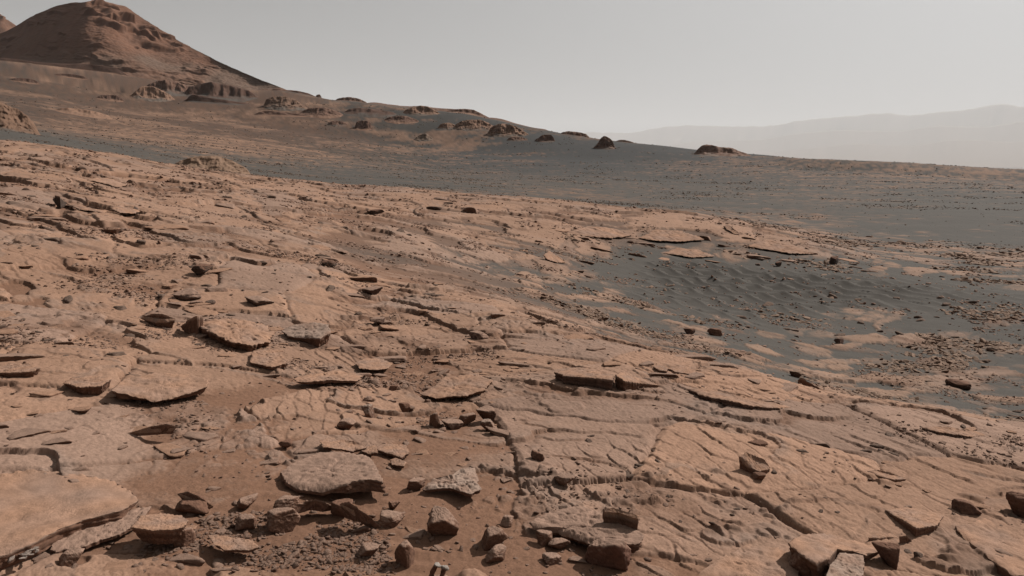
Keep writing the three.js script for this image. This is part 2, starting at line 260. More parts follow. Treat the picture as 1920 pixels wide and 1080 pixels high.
/* ------------------------------------------------------------------ textures and materials */
function heightTexture(size, f) {
  const data = new Uint8Array(size * size * 4);
  for (let j = 0; j < size; j++) for (let i = 0; i < size; i++) { const v = clamp(f(i / size, j / size)) * 255, k = (j * size + i) * 4; data[k] = data[k + 1] = data[k + 2] = v; data[k + 3] = 255; }
  const t = new THREE.DataTexture(data, size, size); t.wrapS = t.wrapT = THREE.RepeatWrapping; t.magFilter = THREE.LinearFilter; t.minFilter = THREE.LinearMipmapLinearFilter; t.generateMipmaps = true; t.needsUpdate = true; return t;
}
const tile = (u, v, n, s) => { const x = u * n, y = v * n, a = n2(x + s, y + s), b = n2(x - n + s, y + s), c = n2(x + s, y - n + s), d = n2(x - n + s, y - n + s); return mix(mix(a, b, u), mix(c, d, u), v); };
const pitTex = heightTexture(512, (u, v) => 0.55 + 0.35 * tile(u, v, 14, 3) + 0.3 * tile(u, v, 40, 11) + 0.22 * tile(u, v, 90, 5) - 0.5 * Math.max(0, tile(u, v, 30, 77) - 0.25));
const grainTex = heightTexture(512, (u, v) => 0.8 + 0.22 * tile(u, v, 22, 31) + 0.3 * tile(u, v, 70, 9) + 0.3 * tile(u, v, 128, 19));
const matGround = new THREE.MeshStandardMaterial({ vertexColors: true, roughness: 1, bumpMap: pitTex, bumpScale: 0.0035, map: grainTex, name: 'ground' });
const matRock = new THREE.MeshStandardMaterial({ vertexColors: true, roughness: 1, bumpMap: pitTex, bumpScale: 0.005, map: grainTex, name: 'rock' });
const matFar = new THREE.MeshStandardMaterial({ vertexColors: true, roughness: 1, name: 'far_rock' });
for (const m of [matGround, matRock, matFar]) { m.specularIntensity = 0.2; }

/* ------------------------------------------------------------------ scene helpers */
const used = {};
const numbered = n => { const k = used[n] = (used[n] ?? -1) + 1; return k ? `${n}_${String(k).padStart(3, '0')}` : n; };
function put(o, name, label, category, group, kind) {
  o.name = numbered(name); o.castShadow = o.receiveShadow = true;
  if (kind) o.userData.kind = kind;
  if (label) o.userData.label = label;
  if (category) o.userData.category = category;
  if (group) o.userData.group = group;
  scene.add(o); return o;
}
function gridMesh(nu, nv, f, mat) {                                  // f(i, j) -> {p: Vector3, c: [r, g, b]}
  const P = new Float32Array(nu * nv * 3), C = new Float32Array(nu * nv * 3), U = new Float32Array(nu * nv * 2), I = new Uint32Array((nu - 1) * (nv - 1) * 6);
  for (let j = 0, k = 0; j < nv; j++) for (let i = 0; i < nu; i++, k++) { const q = f(i, j); P[3 * k] = q.p.x; P[3 * k + 1] = q.p.y; P[3 * k + 2] = q.p.z; C.set(q.c, 3 * k); U[2 * k] = q.p.x; U[2 * k + 1] = q.p.y; }
  let n = 0; for (let j = 0; j < nv - 1; j++) for (let i = 0; i < nu - 1; i++) { const a = j * nu + i; I[n++] = a; I[n++] = a + nu; I[n++] = a + 1; I[n++] = a + 1; I[n++] = a + nu; I[n++] = a + nu + 1; }
  const g = new THREE.BufferGeometry();
  g.setAttribute('position', new THREE.BufferAttribute(P, 3)); g.setAttribute('color', new THREE.BufferAttribute(C, 3)); g.setAttribute('uv', new THREE.BufferAttribute(U, 2)); g.setIndex(new THREE.BufferAttribute(I, 1)); g.computeVertexNormals();
  return new THREE.Mesh(g, mat);
}
let groundMesh; const NAZ = 1020, RS = 0.0036;
/* ------------------------------------------------------------------ hills, buttes and outcrops */
const catmull = (p0, p1, p2, p3, t) => 0.5 * (2 * p1 + (p2 - p0) * t + (2 * p0 - 5 * p1 + 4 * p2 - p3) * t * t + (3 * p1 - p0 - 3 * p2 + p3) * t * t * t);
function curve(list, s) {                                            // list of arrays, s in 0..list.length-1
  const n = list.length, i = Math.min(n - 2, Math.max(0, Math.floor(s))), t = s - i, g = k => list[Math.max(0, Math.min(n - 1, k))];
  return list[0].map((_, c) => catmull(g(i - 1)[c], g(i)[c], g(i + 1)[c], g(i + 2)[c], t));
}
const C_HILL = [0.128, 0.065, 0.042], C_HILL2 = [0.078, 0.043, 0.030];
/* the great hill: columns of surveyed points from the skyline down to the foot [px, py, distance] */
function bigHill(cols, nu, nv, amp, back0) {
  let back = back0;
  const W = cols.map(col => col.map(p => { const v = point(p[0], p[1], p[2]); return [v.x, v.y, v.z]; }));
  const P = [];
  for (let j = 0; j < nv; j++) for (let i = 0; i < nu; i++) {
    const s = i / (nu - 1) * (W.length - 1), v = j / (nv - 1) * (W[0].length);
    let q;
    if (v < 1) { const c = curve(W.map(w => w[0]), s), r = Math.hypot(c[0], c[2]), k = 1 + (1 - v) * back / r; q = [c[0] * k, c[1] - (1 - v) * (1 - v) * back * 0.9 - (1 - v) * back * 0.15, c[2] * k]; }
    else { const a = Math.floor(s), rows = []; for (let k = 0; k < W[0].length; k++) rows.push(curve(W.map(w => w[k]), s)); q = curve(rows, Math.min(W[0].length - 1, v - 1)); }
    P.push(new THREE.Vector3(...q));
  }
  back *= 0.55; amp *= 0.55;
  const dents = [[270, 81, 1620, 4.2], [262, 62, 1660, 3], [256, 86, 1600, 2.2], [205, 42, 1690, 3.4], [222, 46, 1680, 3]].map(d => [point(d[0], d[1], d[2]), d[3]]);
  const at = (i, j) => P[Math.max(0, Math.min(nv - 1, j)) * nu + Math.max(0, Math.min(nu - 1, i))];
  const du = new THREE.Vector3(), dv = new THREE.Vector3(), up = new THREE.Vector3(0, 1, 0);
  return gridMesh(nu, nv, (i, j) => {
    const p = at(i, j).clone(), front = smooth(0.9, 1.5, j / (nv - 1) * W[0].length);
    du.subVectors(at(i + 1, j), at(i - 1, j)); dv.subVectors(at(i, j + 1), at(i, j - 1));
    const n = dv.cross(du).normalize(); if (n.y < 0) n.negate();
    const X = p.x * 1.82, Y = p.y * 1.82, Z = p.z * 1.82;
    const y = Y + 0.10 * X + 9 * n3(X / 160, Y / 160, Z / 160), patch = smooth(-0.2, 0.25, n3(X / 110 + 5, Y / 60, Z / 110));
    const layer = k => { const q = y / k + 0.45 * n3(X / 45, y / 30, Z / 45) + 0.15 * n3(X / 14, y / 30, Z / 14), f = q - Math.floor(q); return (f < 0.14 ? f / 0.14 : 1 - (f - 0.14) / 0.86) * (0.2 + 1.0 * hsh(Math.floor(q) + 60, 3, k & 255)) * smooth(-0.3, 0.2, n3(X / 38, Math.floor(q) * 3.3, Z / 38)); };
    const strata = patch * (layer(24) * 2.2 + layer(9) * 0.7);
    const rough = n3(X / 70, Y / 70, Z / 70) + 0.45 * n3(X / 30, Y / 20, Z / 30) + 0.25 * n3(X / 12, Y / 5, Z / 12) + 0.14 * n3(X / 5, Y / 2.4, Z / 5);
    let dent = 0; for (const [q, R] of dents) { const d = p.distanceTo(q) / R; if (d < 3) dent += R * 1.6 * Math.exp(-d * d); }
    p.addScaledVector(n, amp * ((0.55 * rough + 0.8 * strata) * mix(0.35, 1, smooth(0.34, 0.42, i / (nu - 1))) - 0.3) * mix(0.25, 1, front) - dent);
    const t = clamp(0.5 + 0.8 * n3(X / 40, y / 7, Z / 40)), gully = clamp(0.5 + 0.9 * n3(X / 16, Y / 60, Z / 16));
    const low = smooth(1.02, 0.72, (Y - 110) / 130 + 0.25 * n3(X / 60, 0, Z / 60)), b = 0.74 + 0.16 * gully + 0.34 * t;
    return { p, c: C_HILL.map((c, k) => mix(mix(c, C_HILL2[k], t * 0.8) * b, [0.088, 0.066, 0.052][k], 0.6 * low * (1 - patch * .6))) };
  }, matFar);
}
{ // two faces that meet in a nose coming towards the viewer: the left one lies in shade
  const cols = [
    [[-230, 140, 2330], [-230, 148, 2300], [-230, 155, 2280], [-230, 160, 2250], [-230, 175, 2150]],
    [[-110, 92, 2230], [-110, 108, 2190], [-110, 120, 2150], [-110, 128, 2110], [-110, 150, 1950]],
    [[0, 62, 2060], [-6, 82, 2015], [-10, 98, 1975], [-14, 110, 1935], [-10, 132, 1760]],
    [[60, 30, 1930], [52, 58, 1875], [45, 82, 1830], [38, 104, 1785], [40, 136, 1640]],
    [[112, 9, 1830], [102, 40, 1770], [95, 72, 1725], [90, 106, 1680], [95, 142, 1540]],
    [[158, 3, 1765], [158, 32, 1690], [147, 66, 1630], [143, 104, 1575], [146, 144, 1470]],
    [[186, 0, 1740], [192, 24, 1670], [196, 60, 1600], [200, 104, 1530], [205, 150, 1430]],
    [[238, 16, 1770], [246, 60, 1660], [252, 95, 1570], [258, 128, 1490], [262, 158, 1400]],
    [[300, 54, 1720], [308, 92, 1630], [315, 118, 1560], [322, 142, 1480], [330, 168, 1390]],
    [[350, 84, 1670], [360, 116, 1590], [370, 136, 1530], [378, 153, 1460], [388, 176, 1380]],
    [[400, 109, 1610], [412, 135, 1550], [424, 149, 1500], [432, 164, 1440], [440, 182, 1370]],
    [[452, 133, 1550], [464, 152, 1510], [474, 162, 1470], [484, 172, 1420], [492, 188, 1360]],
    [[522, 162, 1470], [530, 171, 1450], [538, 177, 1430], [546, 184, 1400], [552, 194, 1350]],
    [[590, 192, 1420], [596, 194, 1410], [602, 197, 1400], [608, 200, 1380], [614, 206, 1340]],
  ];
  for (const c of cols) if (c[0][0] <= 160) for (let k = 0; k < 3; k++) c[k][2] = c[3][2] + (c[k][2] - c[3][2]) * 0.66;
  const hill = bigHill(cols, 620, 300, 10, 500);
  put(hill, 'hill', 'tall reddish brown hill with a shaded left flank and layered sunlit right slope', 'hill', null, 'structure');
  const far = [[[-260, 40, 3300], [-260, 60, 3250], [-260, 90, 3200], [-260, 130, 3100]], [[-100, 20, 3300], [-100, 50, 3220], [-100, 85, 3100], [-100, 130, 3000]], [[-20, 22, 3250], [-20, 52, 3150], [-20, 85, 3050], [-20, 130, 2900]], [[12, 36, 3200], [14, 60, 3100], [16, 90, 3000], [20, 130, 2850]], [[60, 68, 3150], [62, 85, 3050], [64, 105, 2950], [70, 135, 2800]], [[110, 110, 3100], [112, 118, 3000], [114, 125, 2900], [120, 140, 2800]]];
  put(bigHill(far, 160, 80, 9, 500), 'hill', 'smooth tan hill peeping out behind the left flank of the tall hill', 'hill', null, 'structure');
}
/* a mound: skyline profile [[px, py], ...] at a distance, with the shape of its front (f: share of the way out -> share of the height) */
function mound(name, label, group, profile, D, o = {}) {
  const nu = o.nu ?? 90, nv = o.nv ?? 44, amp = o.amp ?? 1, cliff = o.cliff ?? 0.6, tone = o.tone ?? [0.165, 0.102, 0.07], foot = o.foot ?? C_DARK;
  const pf = pchip(profile.map(p => p[0]), profile.map(p => p[1])), x0 = profile[0][0], x1 = profile[profile.length - 1][0];
  D = o.at ? ground(o.at[0], o.at[1]).r * 1.01 + Math.min(12, (x1 - x0) / F * 60) : far(D);
  const wide = (x1 - x0) / F * D, front0 = o.at ? Math.min(o.front ?? 1e9, wide * 0.4) : Math.min(o.front ?? 1e9, wide * .3), back = wide * 0.35;

  const ms = sight((x0 + x1) / 2, pf((x0 + x1) / 2)), mid = new THREE.Vector3(ms.x * D, EYE + ms.t * D, ms.z * D), base = new THREE.Vector3(mid.x, land(mid.x, mid.z).h, mid.z), sd = base.x * 0.13, H = Math.max(1, mid.y - base.y), front = Math.min(front0, cliff >= 0.55 ? 3 * H : 1e9), layerK = o.layer ?? H * 0.22;
  const m = gridMesh(nu, nv, (i, j) => {
    const e = i / (nu - 1), px = mix(x0, x1, e), s = sight(px, pf(px)), v = j / (nv - 1), edge = smooth(0, 0.12, e) * smooth(1, 0.88, e), round = Math.pow(Math.sin(Math.PI * e), 0.5);
    let r, k;                                                        // v < .22 is the back slope
    if (v < 0.22) { const f = 1 - v / 0.22; r = D + back * f * round; k = 1 - f * f * (3 - 2 * f); }
    else { const f = (v - 0.22) / 0.78, g = 0.22 * n3(e * Math.min(7, wide / H) * 0.8 + sd, f * 1.5, sd) + 0.09 * n3(e * Math.min(7, wide / H) * 2.3, f * 3, sd), c = clamp(f + g * smooth(0, .15, f)); r = D - front * f * round; k = (1 - cliff) * (1 - c) * (1 - 0.4 * c) + cliff * (1 - smooth(0.06, 0.36, c)); }
    const X = s.x * r, Z = s.z * r, gy = land(X, Z).h - 0.02 * H, top = Math.max(gy, mix(gy, EYE + s.t * D, edge));
    const p = new THREE.Vector3(X, gy + (top - gy) * k, Z), q = p.y / layerK + 0.8 * n3(e * 6, p.y / H, sd), f = q - Math.floor(q), live = edge * smooth(0.02, 0.2, k);
    const A = e * wide / Math.max(H, wide / 7), B = p.y / H, Cc = f2 => n3(A * f2 + sd, B * f2, r / H * f2);
    const out = amp * live * H * (0.20 * Cc(0.8) + 0.15 * Cc(2.1) + 0.08 * Cc(5.2) + 0.05 * Cc(11) + 0.09 * (f < 0.8 ? -f : -0.8 + (f - .8) * 4));
    p.x -= s.x * out; p.z -= s.z * out;
    p.y += amp * H * live * (0.05 * Cc(2.4) + 0.04 * Cc(6));
    if (i === 0 || i === nu - 1 || j === 0 || j === nv - 1) p.y = gy - 0.06 * H;
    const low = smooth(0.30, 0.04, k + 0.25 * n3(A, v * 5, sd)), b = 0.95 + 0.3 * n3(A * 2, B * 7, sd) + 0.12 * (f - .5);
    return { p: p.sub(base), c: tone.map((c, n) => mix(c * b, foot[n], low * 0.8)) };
  }, matFar);
  m.position.copy(base);
  return put(m, name, label, name.split('_').pop(), group);
}
{
  const dark = [0.10, 0.058, 0.042], tan = [0.145, 0.086, 0.059];
  // ledges along the foot of the tall hill; darkest tone paints in cliff shade
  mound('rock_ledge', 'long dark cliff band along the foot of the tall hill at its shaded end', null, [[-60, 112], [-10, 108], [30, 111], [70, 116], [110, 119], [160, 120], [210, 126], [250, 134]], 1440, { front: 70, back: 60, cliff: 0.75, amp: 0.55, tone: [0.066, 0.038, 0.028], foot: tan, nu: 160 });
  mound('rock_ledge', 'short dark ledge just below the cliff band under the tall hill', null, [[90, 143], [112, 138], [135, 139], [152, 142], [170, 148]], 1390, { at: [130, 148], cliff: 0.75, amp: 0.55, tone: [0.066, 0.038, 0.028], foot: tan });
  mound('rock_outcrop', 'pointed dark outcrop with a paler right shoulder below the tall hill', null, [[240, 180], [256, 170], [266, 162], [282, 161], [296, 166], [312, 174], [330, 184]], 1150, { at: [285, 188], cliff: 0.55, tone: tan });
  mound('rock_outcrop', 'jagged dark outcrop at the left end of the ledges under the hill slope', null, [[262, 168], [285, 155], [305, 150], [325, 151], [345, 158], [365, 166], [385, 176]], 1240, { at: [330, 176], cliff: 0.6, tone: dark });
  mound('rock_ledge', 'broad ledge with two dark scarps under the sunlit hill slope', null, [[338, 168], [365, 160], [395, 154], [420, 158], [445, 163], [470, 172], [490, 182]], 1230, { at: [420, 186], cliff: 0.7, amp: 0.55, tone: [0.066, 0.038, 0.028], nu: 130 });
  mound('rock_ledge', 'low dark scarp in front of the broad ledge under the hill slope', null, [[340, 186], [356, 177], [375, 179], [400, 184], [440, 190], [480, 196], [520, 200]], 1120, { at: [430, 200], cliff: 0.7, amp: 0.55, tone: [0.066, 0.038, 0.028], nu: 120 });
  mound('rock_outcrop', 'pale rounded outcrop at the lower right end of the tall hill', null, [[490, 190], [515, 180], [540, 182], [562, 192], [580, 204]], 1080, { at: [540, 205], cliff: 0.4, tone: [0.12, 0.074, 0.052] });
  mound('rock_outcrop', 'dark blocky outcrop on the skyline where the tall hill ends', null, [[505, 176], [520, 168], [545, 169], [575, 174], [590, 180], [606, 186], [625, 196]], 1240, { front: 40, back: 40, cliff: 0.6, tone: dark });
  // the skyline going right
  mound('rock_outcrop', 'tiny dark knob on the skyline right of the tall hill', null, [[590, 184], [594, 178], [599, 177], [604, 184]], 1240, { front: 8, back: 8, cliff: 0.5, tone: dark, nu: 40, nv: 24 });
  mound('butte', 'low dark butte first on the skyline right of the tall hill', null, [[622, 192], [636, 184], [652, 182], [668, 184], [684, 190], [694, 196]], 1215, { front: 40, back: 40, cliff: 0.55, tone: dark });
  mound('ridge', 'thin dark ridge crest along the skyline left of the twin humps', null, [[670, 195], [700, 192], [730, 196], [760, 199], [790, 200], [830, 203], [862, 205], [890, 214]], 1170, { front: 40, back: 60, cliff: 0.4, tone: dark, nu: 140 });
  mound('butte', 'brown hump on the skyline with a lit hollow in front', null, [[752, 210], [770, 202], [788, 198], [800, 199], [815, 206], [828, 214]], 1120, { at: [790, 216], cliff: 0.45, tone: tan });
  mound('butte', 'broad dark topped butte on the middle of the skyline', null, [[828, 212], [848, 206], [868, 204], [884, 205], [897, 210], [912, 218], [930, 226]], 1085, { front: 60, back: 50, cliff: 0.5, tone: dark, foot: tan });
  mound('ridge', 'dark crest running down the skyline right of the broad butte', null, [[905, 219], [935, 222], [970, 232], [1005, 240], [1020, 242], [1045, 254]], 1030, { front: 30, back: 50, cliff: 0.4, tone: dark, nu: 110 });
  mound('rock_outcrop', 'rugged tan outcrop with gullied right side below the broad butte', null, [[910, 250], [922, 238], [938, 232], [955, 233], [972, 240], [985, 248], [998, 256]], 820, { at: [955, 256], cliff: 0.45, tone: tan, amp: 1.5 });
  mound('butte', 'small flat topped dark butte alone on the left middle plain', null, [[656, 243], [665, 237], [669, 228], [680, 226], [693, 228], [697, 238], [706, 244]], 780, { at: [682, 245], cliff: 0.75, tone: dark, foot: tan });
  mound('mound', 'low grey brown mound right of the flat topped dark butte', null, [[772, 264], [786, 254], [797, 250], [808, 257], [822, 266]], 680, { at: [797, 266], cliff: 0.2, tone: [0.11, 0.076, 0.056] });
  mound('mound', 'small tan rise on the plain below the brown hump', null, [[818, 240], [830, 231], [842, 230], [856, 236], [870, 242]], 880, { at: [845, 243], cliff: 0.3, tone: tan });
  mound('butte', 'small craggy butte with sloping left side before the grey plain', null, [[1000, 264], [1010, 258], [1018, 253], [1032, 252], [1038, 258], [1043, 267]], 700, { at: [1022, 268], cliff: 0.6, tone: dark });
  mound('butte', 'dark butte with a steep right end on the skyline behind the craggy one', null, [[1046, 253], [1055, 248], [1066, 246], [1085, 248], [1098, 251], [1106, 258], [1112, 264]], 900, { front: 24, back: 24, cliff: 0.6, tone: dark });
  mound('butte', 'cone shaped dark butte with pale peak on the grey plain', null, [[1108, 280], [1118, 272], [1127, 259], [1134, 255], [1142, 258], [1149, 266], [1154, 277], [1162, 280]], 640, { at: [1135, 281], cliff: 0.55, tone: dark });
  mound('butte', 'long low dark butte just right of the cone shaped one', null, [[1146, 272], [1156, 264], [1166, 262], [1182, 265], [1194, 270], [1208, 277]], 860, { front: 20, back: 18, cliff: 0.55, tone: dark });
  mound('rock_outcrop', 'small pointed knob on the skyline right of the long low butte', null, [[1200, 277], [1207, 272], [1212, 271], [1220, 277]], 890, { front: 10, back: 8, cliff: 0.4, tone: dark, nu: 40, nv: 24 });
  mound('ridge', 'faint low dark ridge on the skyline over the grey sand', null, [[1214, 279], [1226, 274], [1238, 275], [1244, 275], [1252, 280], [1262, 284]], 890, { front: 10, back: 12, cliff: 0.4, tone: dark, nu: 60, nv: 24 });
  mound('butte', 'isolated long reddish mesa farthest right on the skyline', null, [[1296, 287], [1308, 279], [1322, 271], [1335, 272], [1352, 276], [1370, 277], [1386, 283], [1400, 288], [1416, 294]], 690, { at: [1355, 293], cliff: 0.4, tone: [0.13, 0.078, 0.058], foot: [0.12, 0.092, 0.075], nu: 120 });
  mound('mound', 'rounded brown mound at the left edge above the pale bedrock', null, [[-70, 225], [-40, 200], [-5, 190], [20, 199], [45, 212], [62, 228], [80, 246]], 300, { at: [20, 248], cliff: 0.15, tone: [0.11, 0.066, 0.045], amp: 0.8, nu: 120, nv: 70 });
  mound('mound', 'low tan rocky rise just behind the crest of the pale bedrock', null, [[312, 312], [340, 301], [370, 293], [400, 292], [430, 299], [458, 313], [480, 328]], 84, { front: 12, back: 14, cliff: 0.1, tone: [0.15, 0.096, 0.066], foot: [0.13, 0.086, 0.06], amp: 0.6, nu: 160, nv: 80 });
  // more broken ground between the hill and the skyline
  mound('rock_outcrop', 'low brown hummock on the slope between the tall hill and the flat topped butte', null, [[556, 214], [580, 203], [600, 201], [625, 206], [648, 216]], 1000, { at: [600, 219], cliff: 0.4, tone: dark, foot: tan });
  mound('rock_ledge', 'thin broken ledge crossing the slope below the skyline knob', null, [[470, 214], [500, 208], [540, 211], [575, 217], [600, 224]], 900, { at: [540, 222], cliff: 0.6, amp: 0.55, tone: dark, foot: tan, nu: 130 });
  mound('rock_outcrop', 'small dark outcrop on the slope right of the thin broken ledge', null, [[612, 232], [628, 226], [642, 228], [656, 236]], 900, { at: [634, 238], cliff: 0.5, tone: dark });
  mound('rock_ledge', 'lit ledge under the low dark butte on the skyline', null, [[640, 210], [668, 202], [700, 204], [730, 209], [752, 216]], 900, { at: [700, 216], cliff: 0.45, amp: 0.6, tone: [0.066, 0.038, 0.028], nu: 130 });  // scarp shade painted into the dark tone
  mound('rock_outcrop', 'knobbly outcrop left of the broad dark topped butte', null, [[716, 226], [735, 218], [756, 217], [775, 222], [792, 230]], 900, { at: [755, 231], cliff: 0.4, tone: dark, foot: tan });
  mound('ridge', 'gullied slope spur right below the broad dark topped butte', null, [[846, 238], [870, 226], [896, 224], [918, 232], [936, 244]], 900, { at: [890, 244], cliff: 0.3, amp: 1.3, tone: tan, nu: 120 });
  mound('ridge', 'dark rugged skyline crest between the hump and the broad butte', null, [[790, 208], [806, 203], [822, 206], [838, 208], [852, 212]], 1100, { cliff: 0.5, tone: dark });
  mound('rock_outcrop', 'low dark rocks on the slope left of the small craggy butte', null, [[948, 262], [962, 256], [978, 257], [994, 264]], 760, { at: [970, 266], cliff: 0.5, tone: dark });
  mound('rock_ledge', 'dark little scarp on the slope near the left edge, under the hill', null, [[10, 152], [30, 146], [52, 147], [76, 154]], 1100, { at: [44, 157], cliff: 0.6, amp: .6, tone: [0.066, 0.038, 0.028], foot: tan });  // tone darkened to paint in the shade of the scarp
  mound('rock_ledge', 'short scarp on the slope below the left end of the ledges', null, [[172, 186], [195, 178], [214, 178], [236, 188]], 1100, { at: [204, 190], cliff: 0.6, amp: .6, tone: [0.066, 0.038, 0.028], foot: tan });  // same tone with painted scarp shade
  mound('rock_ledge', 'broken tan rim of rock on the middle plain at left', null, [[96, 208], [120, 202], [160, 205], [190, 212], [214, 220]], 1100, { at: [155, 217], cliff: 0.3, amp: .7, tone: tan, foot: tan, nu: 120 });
  // far crater rim: three ranges one behind the other, pale through the dusty air
  const rims = [
    [58000, [900, 1020, 1110, 1180, 1230, 1290, 1340, 1400, 1450, 1500, 1560, 1600, 1660, 1700, 1760, 1800, 1830, 1880, 1920, 2000, 2120, 2300], [262, 252, 248, 249, 240, 235, 236, 237, 235, 226, 220, 217, 212, 216, 210, 207, 202, 195, 199, 190, 185, 200], 1],
    [48000, [900, 1200, 1300, 1420, 1500, 1580, 1680, 1760, 1840, 1920, 2050, 2300], [300, 280, 266, 262, 250, 244, 246, 236, 238, 228, 226, 232], .8],
    [40000, [900, 1300, 1450, 1540, 1620, 1700, 1800, 1900, 2000, 2300], [320, 300, 285, 276, 270, 274, 262, 266, 258, 262], .6],
  ];
  rims.forEach(([D, xs, ys, k], n) => {
    const rim = pchip(xs, ys);
    put(gridMesh(420, 50, (i, j) => {
      const px = mix(900, 2300, i / 419), v = j / 49, py = rim(px) - k * (2.0 * n2(px * 0.05, 3 + n) + 0.9 * n2(px * 0.15, 9 + n)), s = sight(px, py), top = EYE + s.t * D;
      const f = v < 0.12 ? 1 - v / 0.12 : (v - 0.12) / 0.88, r = v < 0.12 ? D + 5000 * f : D - 9000 * f, fade = v < .12 ? 0 : Math.min(1, f * 3);
      const gul = n2(px * 0.022 + f * 1.4 + n * 5, f * 1.2) + 0.4 * n2(px * 0.06 + f * 2.5, f * 2 + n), R = r + 1700 * gul * fade;
      return { p: new THREE.Vector3(s.x * R, mix(-320, top, v < 0.12 ? 1 - f : Math.pow(1 - f, 1.35)) + fade * 160 * gul * (1 - f) * 3, s.z * R), c: [0.15, 0.11, 0.085] };
    }, matFar), 'mountains', ['tallest pale mountain rim on the far horizon, highest at the right', 'middle pale mountain range below the far rim', 'lowest faint mountain range at the foot of the far rim'][n], 'mountains', null, 'structure');
  });
}
/* ------------------------------------------------------------------ rocks that can be told apart: surveyed first, so that the sand lies level round them */
const ROCK_JOBS = [];
const lifted = (x, z) => { const g = land(x, z); return 0.05 * smooth(0.52, 0.75, g.rk) * (1 - smooth(0.3, 0.7, g.dk)) * (1 + smooth(9, 40, Math.hypot(x, z))); };
/* plate: outline of its upper face as sighted [px, py, height above ground in m]; foot pixel where its near edge meets the ground */
function plate(label, pts, o = {}) {
  if (!o.stand) { const rs = pts.map(p => ground(p[0], p[1], p[2], o.from).r), a = Math.min(...rs), b = Math.max(...rs); pts = pts.map((p, i) => [p[0], p[1], p[2] * mix(1, o.rear ?? 0.45, (rs[i] - a) / (b - a))]); }
  { const q = ground(pts[0][0], pts[0][1], pts[0][2], o.from).r, k = o.stand ? 1 : q > 14 ? 0.62 : mix(1, 0.7, smooth(4.8, 6, q)); pts = pts.map(p => [p[0], p[1], p[2] * k]); }
  const W = pts.map(p => { const g0 = ground(p[0], p[1], p[2], o.from), g = ground(p[0], p[1], p[2] + (o.bed ?? 1) * lifted(g0.x, g0.z), o.from); return new THREE.Vector3(g.x, g.y, g.z); });
  const c = W.reduce((a, p) => a.add(p), new THREE.Vector3()).multiplyScalar(1 / W.length), size = W.reduce((a, p) => a + p.distanceTo(c), 0) / W.length;
  addPad(c.x, c.z, size * (o.pad ?? 1.0));
  ROCK_JOBS.push(() => buildPlate(label, W, c, size, o));
}
